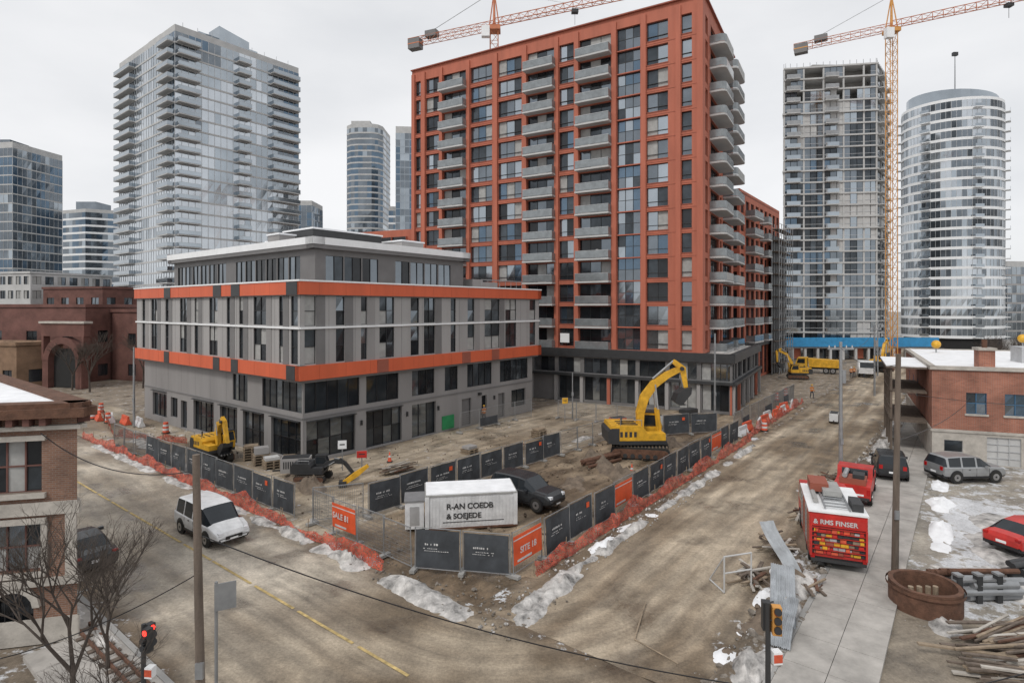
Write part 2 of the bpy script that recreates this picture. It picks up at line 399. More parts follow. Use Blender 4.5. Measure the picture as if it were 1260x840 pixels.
def rocks(name,a0,a1,b0,b1,n,s0,s1,m,z=.03):
    b=B()
    for i in range(n):
        a,c=uni(a0,a1),uni(b0,b1); x,y=P(a,c); s=uni(s0,s1)*uni(.4,1)**1.5
        b.M=Matrix.Translation((x,y,z+s*.2))@Matrix.Rotation(uni(0,6),4,Vector((rnd(),rnd(),rnd()+.01)).normalized())
        b.ball((0,0,0),s*uni(.5,1),s*uni(.4,.8),s*uni(.3,.6),m,6,4,jit=.25)
    return b.build(name)
rocks('rubble_pile',-4,45,-10.9,-9.2,900,.08,.36,M_rock)
rocks('rubble_pile',-4,45,-10.9,-9.2,500,.06,.30,M_mudm)
rocks('snow_clumps',-3,50,-11,-9.0,450,.06,.26,M_dsnow)
rocks('rubble_pile',-3.9,0,-3,8,350,.04,.15,M_rock)
rocks('snow_clumps',-3.9,20,-2.2,-.8,300,.04,.16,M_dsnow)
rocks('rubble_pile',1,32,.6,10,700,.04,.20,M_mudm)
rocks('rubble_pile',-2,28,11,23,350,.04,.14,M_mudm)
rocks('rubble_pile',-2,4,24,50,150,.05,.16,M_rock)

# ---------------------------------------------------------------- grey building
C=P(4.6,23.9)
def grey_building():
    b=B(); LA=29.5; LB=30.8
    O=.55
    faces=[(uvp(C,0,0),U,LA),(uvp(C,LA,LB),(-U[0],-U[1]),LA),(uvp(C,LA,0),V,LB),(uvp(C,0,LB),(-V[0],-V[1]),LB)]
    GD=[M_gk,M_gk,M_gd,M_gd,M_gm]
    GU=[M_gk,M_gd,M_gd,M_gm,M_blind]
    for fi,(p,d,L) in enumerate(faces):
        right=(fi==0); left=(fi==3)
        b.M=frame(p,d)
        if right: g=[(.3,4.8,.25,3.2,4,2),(5.9,9.8,.15,3.2,4,2),(11.0,14.0,.1,3.1,3,1),(17.6,19.0,.1,2.8,1,1,[M_grey3]),(20.6,21.4,1.2,2.8,1,1),(23.3,24.4,.1,2.7,1,1,[M_grey3]),(25.6,28.2,.9,2.8,2,1)]
        elif left: g=[(L-o[1],L-o[0])+tuple(o[2:]) for o in [(.3,4.6,.25,3.2,4,2),(5.7,9.2,.15,3.2,3,2),(10.2,13.4,.1,3.1,3,1),(14.6,18.8,.3,3.1,4,2),(20.2,21.6,.1,2.8,1,1),(22.4,24.0,.9,2.9,2,1),(25,28.6,.6,3.0,3,1)]]
        else: g=[(4,8,.5,3,3,1),(14,18,.5,3,3,1)]
        wall(b,L,0,3.5,g,M_grey,M_black,GD,.3)
        for o in g: b.box(o[0],o[1],-.2,.25,3.22,3.28,M_char) if o[1]-o[0]>3 else None
        if right: g=[(.15,5.2,3.9,6.2,5,1),(5.9,9.4,3.9,6.2,3,1),(11.0,13.8,3.9,6.2,3,1),(15.2,17.0,3.9,6.2,2,1),(18.4,22.2,3.9,6.2,4,1),(23.6,28.6,3.9,6.2,5,1)]
        elif left: g=[(L-o[1],L-o[0])+tuple(o[2:]) for o in [(.15,6.0,3.9,6.2,6,1),(8.4,11,3.9,6.2,3,1)]]
        else: g=[]
        wall(b,L,3.5,6.5,g,M_grey,M_black,GD,.18)
        b.box(0,L,.002,.06,3.42,3.55,M_grey3)
        s=.0
        while s<L-.1:
            s+=3.1
            if all(not(o[0]-.03<s<o[1]+.03) for o in g) and s<L: b.box(s-.012,s+.012,.001,.007,3.6,6.4,M_grey3)
        b.M=frame(p,d)@Matrix.Translation((-O,O,0)); L2=L+2*O
        if right: ws=[(.35,1.3),(3.1,3.9),(5.5,6.1),(7.4,9.0),(10.9,11.9),(12.5,13.9),(16.0,16.7),(18.4,19.4),(21.0,23.4),(24.4,26.3),(28.8,29.9)]
        elif left: ws=[(L2-q,L2-p_) for p_,q in [(.35,1.3),(2.4,3.0),(4.9,6.9),(8.6,9.3),(10.9,11.5),(13.2,14.8),(17.0,17.8),(19.4,21.0),(23.6,24.4),(26.4,28.0),(29.6,30.4)]]
        else: ws=[(3+4*i,4.4+4*i) for i in range(6)]
        ops=[]
        for s0,s1 in ws:
            nn=1 if s1-s0<1.1 else 2
            ops.append((s0,s1,7.7,10.3,nn,2,GU)); ops.append((s0,s1,10.58,12.85,nn,2,GU))
        wall(b,L2,7.5,13.0,ops,M_grey2,M_black,GU,.16)
        s=.0
        while s<L2:
            if all(not(w[0]-.05<s<w[1]+.05) for w in ws): b.box(s-.012,s+.012,.001,.008,7.6,12.9,M_grey3)
            s+=1.23
        for s0,s1 in ws:
            if rnd()<.75:
                x=s1+.02; w=min(.8,L2-x-.05)
                if w>.2 and all(not(q[0]<x+w and q[1]>x+.05) for q in ws): b.box(x,x+w,.003,.03,7.6,12.9,random.choice([M_grey3,M_grey,M_grey3]))
        b.box(-.05,L2+.05,.002,.14,10.36,10.5,M_white)
        b.box(-.2,L2+.2,-.4,.2,6.5,7.6,M_orange); b.box(-.2,L2+.2,-.4,.2,12.95,13.95,M_orange)
        b.box(-.24,L2+.24,-.4,.26,13.952,14.08,M_white)
        b.box(-.22,L2+.22,-.38,.24,12.90,12.948,M_char)
        s=1.5
        while s<L2:
            b.box(s-.012,s+.012,.2,.206,6.52,7.58,M_orangedk); b.box(s-.012,s+.012,.2,.206,12.97,13.9,M_orangedk); s+=2.4
        for s in ([7.0,17.4,21.9] if right else [L2-1.6,L2-10.3,L2-13.6,L2-24.2]):
            b.box(s,s+1.2,.2,.23,6.51,7.59,M_redpanel2 if right else M_char)
            if not right: b.box(s,s+1.5,.2,.23,12.96,13.93,M_char)
    b.M=Matrix.Identity(4)
    def rect(s0,s1,t0,t1): return [uvp(C,s0,t0),uvp(C,s1,t0),uvp(C,s1,t1),uvp(C,s0,t1)]
    b.prism(rect(-O+.1,29.5+O-.1,-O+.1,30.8+O-.1),13.1,13.6,M_roof,M_dsnow)
    b.prism(rect(-O+.05,29.5+O-.05,-O+.05,30.8+O-.05),6.3,6.49,M_grey3)
    pts=rect(3,21,3,30.8)
    for i in range(4):
        p,q=pts[i],pts[(i+1)%4]; L=math.hypot(q[0]-p[0],q[1]-p[1]); b.M=frame(p,(q[0]-p[0],q[1]-p[1]))
        ops=[]; s=1.0
        while s<L-2.2:
            if rnd()<.85: ops.append((s,s+1.75,14.2,16.4,2,1))
            s+=1.9
        wall(b,L,13.5,17.2,ops,M_grey3,M_black,[M_gd,M_gm,M_gm,M_gk],.12)
        b.box(-.5,L+.5,-.5,.5,16.9,17.25,M_grey3)
        b.box(-.56,L+.56,-.56,.56,17.252,17.85,M_white)
    b.M=Matrix.Identity(4)
    b.prism(rect(2.6,21.4,2.6,31.2),17.3,17.6,M_snow)
    b.M=frame(C,U)
    for (s0,s1,t0,t1,h,m) in [(6,14,8,13,19.3,M_char),(8,12,16,20,19.0,M_grey3),(3.8,5.4,10,12,18.7,M_grey),(15,18,6,9,18.8,M_grey2)]:
        b.box(s0,s1,-t1,-t0,17.5,h,m); b.box(s0-.1,s1+.1,-t1-.1,-t0+.1,h+.002,h+.15,M_snow)
    for (s0,s1,t0,t1,h) in [(22.5,24.2,3,5,15.1),(25,28,4,8,14.9),(22.5,23.4,8,9,15.4)]:
        b.box(s0,s1,-t1,-t0,13.5,h,M_grey2)
    b.box(21.6,29,-1.0,-.9,14.9,15.0,M_steel)
    for s in range(0,8): b.cyl((21.7+s,-.95,13.6),(21.7+s,-.95,15),.03,m=M_steel,n=5)
    b.box(14.8,16.4,.02,.09,.2,1.5,M_green); b.box(20,20.3,0.02,.3,2.95,3.2,M_char)
    for s in (5.3,10.3,14.2,22.5): b.box(s,s+.12,.02,.18,2.2,2.6,M_char)
    return b.build('grey_panel_office_building')
grey_building()

# ---------------------------------------------------------------- red tower
A=(22.2,67.0); V2=(-.863,.505); U2=(.505,.863)
def uvr(s,t): return (A[0]+U2[0]*s+V2[0]*t,A[1]+U2[1]*s+V2[1]*t)
def red_tower():
    b=B(); LW=43.6; D=20; z0=6.6; fh=2.87; nf=14; top=z0+nf*fh
    b.M=frame(uvr(0,LW),(-V2[0],-V2[1]))
    f=lambda t:LW-t
    bays=[('w',1.3,2.5,1),('w',4.1,6.7,2),('g',7.5,10.5,3),('b',11.3,15.6,3),('w',16.4,18.5,2),('b',19.1,23.3,3),('w',24.2,28.0,3),('w',29.0,32.7,3),('b',33.4,37.6,3),('w',38.4,40.9,2),('w',41.9,42.9,1)]
    ops=[]
    GL=[M_gk,M_gd,M_gd,M_gm,M_gb,M_blind,M_gm,M_gl]
    for k in range(nf):
        z=z0+k*fh
        for ty,t0,t1,n in bays:
            s0,s1=f(t1),f(t0)
            if ty=='w': ops.append((s0,s1,z+.38,z+2.66,n,1,GL))
            elif ty=='g': ops.append((s0,s1,z+.12,z+fh-.01,n,2,[M_gm,M_gd,M_gm,M_gl,M_gb]))
            else: ops.append((s0,s1,z+.12,z+2.62,n,1,[M_gk,M_gd,M_gd,M_gm,M_blind]))
    wall(b,LW,z0,top,ops,M_redpanel,M_char,GL,.38)
    for k in range(nf):
        z=z0+k*fh
        for ty,t0,t1,n in bays:
            if ty=='b':
                balcony(b,f(t1)-.15,f(t0)+.15,z+.0,1.25,M_concl,M_rail)
                if rnd()<.35: x=f(uni(t0+.6,t1-.8)); b.box(x,x+uni(.3,.7),.4,.9,z+.1,z+uni(.6,1.3),random.choice([M_char,M_grey2,M_lumber]))
            elif ty=='w':
                b.box(f(t1),f(t0),-.3,-.2,z+.95,z+1.0,M_char)
                b.box(f(t1)-.05,f(t0)+.05,.002,.06,z+.28,z+.38,M_redpanel2)
        b.box(0,LW,.002,.03,z-.03,z+.0,M_redpanel2)
    for t in (.0,2.55,6.75,10.55,15.65,18.55,23.35,28.05,32.75,37.65,40.95,42.95):
        w=.6 if t else .7
        b.box(f(t+w),f(t),.001,.22,z0,top+.9,M_redpanel)
    b.box(0,LW,-.6,.0,top,top+1.5,M_redpanel); b.box(-.05,LW+.05,-.7,.3,top+1.502,top+1.66,M_redpanel2)
    b.M=frame(uvr(0,0),U2)
    ops=[]
    for k in range(nf):
        z=z0+k*fh
        ops+=[(1.2,2.6,z+.42,z+2.62,1,1),(4.2,9.2,z+.12,z+2.62,4,1,[M_gk,M_gd,M_gd]),(10.0,11.2,z+.42,z+2.62,1,1),(12,18.4,z+.12,z+2.62,5,1,[M_gk,M_gd,M_gm])]
    wall(b,D,z0,top,ops,M_redpanel,M_char,GL,.35)
    for k in range(nf):
        z=z0+k*fh
        for s0,s1,o in ((3.6,9.6,1.9),(12,18.6,1.9)):
            poly=[(s0,.0),(s0,o-.6),(s0+.18,o-.18),(s0+.6,o),(s1-.6,o),(s1-.18,o-.18),(s1,o-.6),(s1,0)]
            b.prism(poly,z-.13,z+.1,M_concl)
            for q in range(len(poly)-1):
                (xa,ya),(xb,yb)=poly[q],poly[q+1]
                b.quad([(xa,ya-.03,z+.14),(xb,yb-.03,z+.14),(xb,yb-.03,z+1.05),(xa,ya-.03,z+1.05)],M_rail if q!=3 or rnd()<.8 else M_blind)
    b.box(0,D,-.6,0,top,top+1.5,M_redpanel); b.box(0,D,-.7,.3,top+1.502,top+1.66,M_redpanel2)
    b.M=frame(uvr(D,0),V2); wall(b,LW,z0,top+1.5,[(3+4*i,5+4*i,z0+k*fh+.5,z0+k*fh+2.5,1,1) for i in range(10) for k in range(nf)],M_redpanel,None,GL,.3)
    b.M=frame(uvr(D,LW),(-U2[0],-U2[1])); wall(b,D,z0,top+1.5,[(3+4*i,5+4*i,z0+k*fh+.5,z0+k*fh+2.5,1,1) for i in range(4) for k in range(nf)],M_redpanel,None,GL,.3)
    b.M=Matrix.Identity(4)
    b.prism([uvr(.5,.5),uvr(D-.5,.5),uvr(D-.5,LW-.5),uvr(.5,LW-.5)],top,top+.4,M_roof,M_dsnow)
    b.prism([uvr(6,8),uvr(14,8),uvr(14,22),uvr(6,22)],top+.4,top+3.4,M_grey3,M_dsnow)
    pod=[uvr(-1.2,-3.4),uvr(D,-3.4),uvr(D,LW),uvr(-1.2,LW)]
    for i in range(4):
        p,q=pod[i],pod[(i+1)%4]; L=math.hypot(q[0]-p[0],q[1]-p[1]); b.M=frame(p,(q[0]-p[0],q[1]-p[1]))
        n=max(2,round(L/3.6)); dx=L/n; ops=[]
        for k in range(n):
            if rnd()<.92: ops.append((k*dx+.35,(k+1)*dx-.35,.3,3.3,3,1))
            ops.append((k*dx+.25,(k+1)*dx-.25,3.7,5.6,3,1))
        wall(b,L,0,6.4,ops,M_grey3,M_black,[M_gk,M_gd,M_gd,M_gm,M_blind,M_gl],.3)
        b.box(-.3,L+.3,-.3,.35,5.75,6.75,M_char); b.box(-.2,L+.2,.0,.5,3.3,3.6,M_char)
        for k in range(n+1): b.box(max(0,k*dx-.2),min(L,k*dx+.2),.01,.3,0,3.29,M_redpanel if k%4==1 else M_grey2)
    b.M=Matrix.Identity(4)
    b.prism([uvr(-1.0,-3.2),uvr(D-.2,-3.2),uvr(D-.2,LW-.2),uvr(-1.0,LW-.2)],6.2,6.5,M_roof,M_dsnow)
    b.M=frame(uvr(0,LW),(-V2[0],-V2[1]))
    b.box(f(18.2),f(16.9),.25,.3,7.4,8.6,M_white)
    return b.build('red_apartment_tower')
red_tower()
def red_wing():
    b=B(); O=(35.5,90.0); L=27; fh=2.87; nf=8; z0=6.4; W=(.6,.8); X=(-.8,.6)
    for (p,d,LL,bal) in (((O[0]+X[0]*24,O[1]+X[1]*24),(-X[0],-X[1]),24,0),(O,W,L,1),((O[0]+W[0]*L,O[1]+W[1]*L),X,24,0)):
        b.M=frame(p,d); ops=[]; n=int(LL/3)
        for k in range(nf):
            for i in range(n): ops.append((i*3+.6,i*3+2.6,z0+k*fh+.4,z0+k*fh+2.6,2,1))
        for i in range(n): ops.append((i*3+.3,i*3+2.7,.4,5.4,2,2))
        wall(b,LL,0,z0+nf*fh+1.2,ops,M_redpanel,M_char,[M_gk,M_gd,M_gd,M_gm,M_gb],.3)
        if bal:
            for k in range(nf): balcony(b,3.3,8.9,z0+k*fh,1.5); balcony(b,12.2,14.8,z0+k*fh,1.5)
            b.box(-.2,LL,.0,.5,5.5,6.4,M_char)
    b.M=Matrix.Identity(4)
    q=[O,(O[0]+W[0]*L,O[1]+W[1]*L),(O[0]+W[0]*L+X[0]*24,O[1]+W[1]*L+X[1]*24),(O[0]+X[0]*24,O[1]+X[1]*24)]
    b.prism(q,z0+nf*fh+.6,z0+nf*fh+.8,M_roof,M_snow)
    b.prism([(q[0][0]-3,q[0][1]+6),(q[0][0]+3,q[0][1]+11),(q[0][0]-3,q[0][1]+16),(q[0][0]-9,q[0][1]+11)],z0+nf*fh+.8,z0+nf*fh+4.2,M_orange,M_snow)
    b.build('red_apartment_wing')
    s=B(); s.M=frame((O[0]+W[0]*17,O[1]+W[1]*17),W)
    for i in range(7):
        for y in (.9,2.1): s.cyl((i*1.9,y,0),(i*1.9,y,27),.06,n=5,m=M_steel)
    for k in range(13):
        s.box(0,11.4,.85,2.15,2*k+1.9,2*k+1.98,M_wood)
        s.cyl((0,2.1,2*k+2.9),(11.4,2.1,2*k+2.9),.04,n=4,m=M_steel)
        for i in range(0,6,2): s.cyl((i*1.9,2.1,2*k),((i+1)*1.9,2.1,2*k+2),.04,n=4,m=M_steel)
    s.box(0,11.4,.75,.78,0,25,M_char)
    s.build('scaffolding')
red_wing()
def redblock():
    b=B(); pts=[(-32,98),(-14,90),(-9,100),(-27,108)]
    for i in range(4): curtain(b,pts[i],pts[(i+1)%4],0,8,2.9,3,[M_gd,M_redpanel,M_gk],M_redpanel,M_redpanel,.9,md=.3)
    b.prism(pts,23.2,24.3,M_redpanel,M_snow); b.build('red_annex_building')
redblock()

# ---------------------------------------------------------------- background towers
def polytower(name,pts,z0,nf,fh,bay,gl,slab,mull,sh,balc={},roof=2.0,bout=1.4,gf=None,md=.07,bm=None,extra=None,roofm=M_concl):
    b=B(); n=len(pts)
    for i in range(n):
        curtain(b,pts[i],pts[(i+1)%n],z0,nf,fh,bay,gl,slab,mull,sh,balc.get(i,()),bout,md,gf,bm)
    b.prism(inset(pts,.06),0,z0+nf*fh-.2,M_dark)
    b.prism(pts,z0+nf*fh,z0+nf*fh+roof,roofm,M_roof)
    if extra: extra(b,z0+nf*fh+roof)
    return b.build(name)
K=(-81.8,140.0)
pts=[uvp(K,0,0),uvp(K,33,0),uvp(K,33,37),uvp(K,0,37)]
def gf1(x,f):
    n=1.7*nz(x*1.6+3,f*2.6,1.5)+.4*nz(x*5,f*12,2)+.14
    r=(rnd()-.5)*.22+n
    return M_gs if r>.36 else M_gl if r>.03 else M_gm if r>-.25 else M_gb
def ex1(b,z):
    b.prism([uvp(K,9,8),uvp(K,25,8),uvp(K,25,28),uvp(K,9,28)],z,z+4.0,M_gl,M_roof)
    q=[uvp(K,12,3),uvp(K,20,3)]
    b.add([(*q[0],z),(*q[1],z),(*q[1],z+3.5),(*q[0],z+5),(*uvp(K,12,9),z),(*uvp(K,20,9),z),(*uvp(K,20,9),z+3.5),(*uvp(K,12,9),z+5)],[(0,1,2,3),(4,5,6,7),(3,2,6,7),(0,3,7,4),(1,2,6,5)],M_gl)
    b.prism([uvp(K,2,14),uvp(K,8,14),uvp(K,8,22),uvp(K,2,22)],z,z+2.4,M_grey2,M_roof)
    for i in range(9): x,y=uvp(K,3.5*i+2,.5); b.cyl((x,y,z),(x,y,z+1.2),.06,n=4,m=M_steel)
polytower('glass_condo_tower',pts,0,27,2.93,1.6,None,M_concl,M_alu,.42,{0:((.3,5.5),(15,18.5),(24.5,32.7)),3:((.3,12.0),(30,36.7))},1.6,1.6,gf1,extra=ex1,bm=M_gl)
def box4(x0,y0,w,d,th=0):
    c,s=math.cos(th),math.sin(th)
    return [(x0+c*i-s*j,y0+s*i+c*j) for i,j in((0,0),(w,0),(w,d),(0,d))]
def gfm(A_,sc=3.0,seed=0,rr=.25):
    def g(x,f):
        r=.5+1.3*nz(x*sc,f*sc*1.8,seed)+(rnd()-.5)*rr
        return A_[int(max(0,min(.999,r))*len(A_))]
    return g
pp=[(-87,304),(-84,301),(-80,300),(-73,300),(-70,301.5),(-68.2,305),(-68,322),(-87,322)]
polytower('slender_glass_tower',pp,0,34,3.1,2.2,None,M_concl,None,.8,roof=2,gf=gfm([M_gb,M_gm,M_gm,M_gl]),extra=lambda b,z:b.box(-85,-75,305,318,z,z+3,M_concl))
polytower('blue_glass_tower',box4(-52,258,12,16,.1),0,29,3.1,2,None,M_gl,M_alu,.3,roof=3,gf=gfm([M_gb,M_gm,M_gl]))
polytower('white_slab_tower',box4(-56,262,6,14,.1),0,18,3.1,2,[M_gm,M_gb],M_white,None,.9)
polytower('blue_condo_tower',box4(-192,196,26,18,-.15),0,21,3.1,1.7,None,M_concl,M_alu,.4,{0:((14,17),)},2,gf=gfm([M_gb,M_gm,M_gm,M_gl]),extra=lambda b,z:b.box(-188,-174,200,208,z,z+3,M_gm))
polytower('glass_midrise_building',[(-204,262),(-190,257),(-181,262),(-181,285),(-204,285)],0,17,3.2,2.2,None,M_white,None,.9,roof=1.5,gf=gfm([M_gb,M_gm,M_gm,M_gl]),extra=lambda b,z:b.box(-198,-189,262,272,z,z+4,M_gm))
polytower('distant_office_building',box4(-95,248,9,14),0,18,3.1,2,[M_gb,M_gm],M_gm,M_alu,.4)
polytower('distant_office_building',box4(-168,250,20,20),0,10,3.1,2,[M_gb,M_gm],M_grey2,M_alu,.6)
polytower('distant_office_building',box4(176,205,20,18,.2),0,8,3.3,2,[M_gl,M_gm],M_grey2,M_alu,.6)
polytower('distant_office_building',box4(126,260,30,18,.2),0,3,3.3,2,[M_gl,M_gm],M_grey2,M_alu,.6)
polytower('distant_office_building',box4(150,330,40,20,.2),0,14,3.3,3,[M_gl,M_gm],M_concl,None,.9)
T=[(66.3,140.5),(86.8,137),(94,145),(106,163),(78.2,163.5)]
def unfinished():
    b=B(); fh=2.78; nf=24; z0=3.2
    b.prism(inset(T,.3),0,z0+nf*fh,M_conc)
    for k in range(nf+1):
        z=z0+k*fh; b.prism(inset(T,-.012 if k%5 else -.03),z-.17,z+.20,M_concl)
    g0=gfm([M_gk,M_gd,M_gb,M_gd,M_gm],3,4,.5); g1=gfm([M_gd,M_gm,M_gm,M_gl,M_concl],3,7,.45)
    for i in range(len(T)):
        p,q=T[i],T[(i+1)%len(T)]; L=math.hypot(q[0]-p[0],q[1]-p[1]); b.M=frame(p,(q[0]-p[0],q[1]-p[1]))
        n=max(2,round(L/1.45)); dx=L/n
        for k in range(nf):
            z=z0+k*fh+.14
            for s in range(n):
                x=s/n; f=k/nf
                top=.88+.05*nz(x*4,2); g=None
                if f<top: g=g0(x,f) if (i==0 and x<.45 and f<.7) else g1(x,f)
                elif rnd()<.45: g=M_gm
                if g:
                    b.quad([(s*dx+.06,-.15,z),((s+1)*dx-.06,-.15,z),((s+1)*dx-.06,-.15,z+fh-.28),(s*dx+.06,-.15,z+fh-.28)],g)
                    b.box(s*dx,(s+1)*dx,-.14,-.08,z+.85,z+.93,M_alu)
                if s%3==0: b.box(s*dx-.18,s*dx+.18,-.35,-.02,z,z+fh-.27,M_concl)
        if i in (0,1,2):
            for s0,s1 in (((.3,3.4),(9,12)) if i==0 else ((1,5),)):
                for k in range(nf):
                    b.box(s0,s1,0,1.1,z0+k*fh-.1,z0+k*fh+.1,M_concl)
                    b.box(s0,s1,1.04,1.08,z0+k*fh+.12,z0+k*fh+1.0,M_gl if k<18 else M_steel)
        for s in range(n+1): b.cyl((s*dx,-.3,z0+nf*fh),(s*dx,-.3,z0+nf*fh+1.3),.06,n=4,m=M_steel)
        b.M=Matrix.Identity(4)
    b.box(76,88,146,156,z0+nf*fh,z0+nf*fh+3.4,M_conc)
    b.box(58,97,132,136,2.6,3.0,M_conc)
    b.box(57.6,97.4,131.6,131.9,3.0,5.1,M_blue)
    for i in range(14): b.box(58.2+i*2.9,58.7+i*2.9,132,132.5,0,2.6,M_concl); b.box(58.8+i*2.9,61+i*2.9,133.5,133.6,.2,2.5,random.choice([M_gd,M_dark,M_gm,M_redpanel]))
    b.build('unfinished_concrete_tower')
unfinished()
def curved():
    b=B(); cx,cy,rx,ry=134,176,13.2,11.5; n=32; fh=2.85; nf=24; z0=3
    pl=[(cx+rx*math.cos(2*math.pi*i/n),cy+ry*math.sin(2*math.pi*i/n)) for i in range(n)]
    for i in range(n):
        def g(x,f,i=i):
            r=.55+1.2*nz(i*.33,f*3,3)+(rnd()-.5)*.35
            return [M_gd,M_gm,M_gm,M_gl,M_gs][int(max(0,min(.999,r))*5)]
        curtain(b,pl[i],pl[(i+1)%n],z0,nf,fh,1.3,None,M_white,M_alu,.8,gf=g)
        if i%5==3:
            for k in range(nf):
                b.M=frame(pl[i],(pl[(i+1)%n][0]-pl[i][0],pl[(i+1)%n][1]-pl[i][1])); b.box(0,2.4,0,1.3,z0+k*fh+.3,z0+k*fh+.5,M_white); b.box(0,2.4,1.25,1.3,z0+k*fh+.5,z0+k*fh+1.3,M_gl)
        b.M=Matrix.Identity(4)
    b.prism(inset(pl,.05),0,z0+nf*fh,M_dark)
    zt=z0+nf*fh
    b.prism(pl,zt,zt+.8,M_white,M_roof)
    v=[];F=[]
    for i,(x,y) in enumerate(pl):
        h=1.0+2.6*(1-(x-cx)/rx)/2; v+= [(x*.9+cx*.1,y*.9+cy*.1,zt+.8),(x*.9+cx*.1,y*.9+cy*.1,zt+.8+h)]
    for i in range(n):
        j=(i+1)%n; F.append((2*i,2*j,2*j+1,2*i+1))
    F.append(tuple(2*i+1 for i in range(n))); b.add(v,F,M_gl)
    for dx in (-4,-1,2): b.cyl((cx+dx,cy-3,zt),(cx+dx,cy-3,zt+5),.15,n=5,m=M_steel)
    b.cyl((cx-3.5,cy-6,zt),(cx-3.5,cy-6,zt+15),.22,.12,6,M_steel); b.box(cx-4.2,cx-2.8,cy-6.4,cy-5.6,zt+14.6,zt+15.6,M_char)
    b.build('curved_condo_tower')
curved()
def simple(name,pts,h,wm,fh=3.4,bay=3.2,gl=(M_gk,M_gd,M_gm),roof=M_snow,par=.5,ww=.5):
    b=B(); n=len(pts)
    for i in range(n):
        p,q=pts[i],pts[(i+1)%n]; L=math.hypot(q[0]-p[0],q[1]-p[1]); b.M=frame(p,(q[0]-p[0],q[1]-p[1])); k=max(1,int(L/bay)); dx=L/k; ops=[]
        for f in range(int(h/fh)):
            for s in range(k): ops.append((s*dx+dx*(.5-ww/2),s*dx+dx*(.5+ww/2),f*fh+.8,f*fh+2.7,2,1))
        wall(b,L,0,h,ops,wm,M_char,list(gl),.2)
        b.box(-.2,L+.2,-.3,.2,h,h+par,wm)
    b.M=Matrix.Identity(4); b.prism(pts,h-.1,h+.15,M_roof,roof)
    return b.build(name)
simple('dark_brick_warehouse',[(-100,96),(-68,92),(-64,110),(-100,112)],12.0,M_brickd,fh=5.5,bay=6,ww=.3)
simple('brown_brick_building',[(-66.5,96),(-58,93),(-52,108),(-66,110)],11.2,M_brickd,fh=5,bay=5,ww=.2)
simple('tan_brick_building',[(-95,88),(-73,85),(-70,90),(-95,94)],6.3,M_tan,fh=5.5,bay=3,gl=(M_dark,M_gk,M_gd))
simple('white_office_building',[(-130,138),(-111,133),(-104,150),(-130,155)],19.8,M_concl,fh=3.3,bay=2.4,ww=.7,gl=(M_gd,M_gm,M_blind))
simple('dark_loft_building',[(-104,128),(-88,124),(-80,140),(-104,142)],16.0,M_brickd,fh=3.8,bay=3.4)
simple('grey_office_building',[(-70,150),(-40,140),(-40,160),(-70,165)],14,M_grey3)
b=B(); b.M=frame((-70,87.5),(1,-.25))
n=12; R0,R1=2.6,3.6
for i in range(n):
    t0,t1=math.pi*i/n,math.pi*(i+1)/n
    b.xprism([(3.7+R0*math.cos(t0),4+R0*math.sin(t0)),(3.7+R1*math.cos(t0),4+R1*math.sin(t0)),(3.7+R1*math.cos(t1),4+R1*math.sin(t1)),(3.7+R0*math.cos(t1),4+R0*math.sin(t1))],0,1.2,M_brickd)
b.box(0,1.1,0,1.2,0,4.1,M_brickd); b.box(6.3,7.4,0,1.2,0,4.1,M_brickd); b.box(-.4,7.8,.1,1.1,7.7,9.6,M_brickd); b.box(-.6,8,-.1,1.3,9.6,9.9,M_stone); b.box(1.1,6.3,.0,.3,0,5.8,M_dark)
b.box(-.3,.1,.1,1.1,4.1,7.7,M_brickd); b.box(7.3,7.7,.1,1.1,4.1,7.7,M_brickd)
b.build('brick_archway')

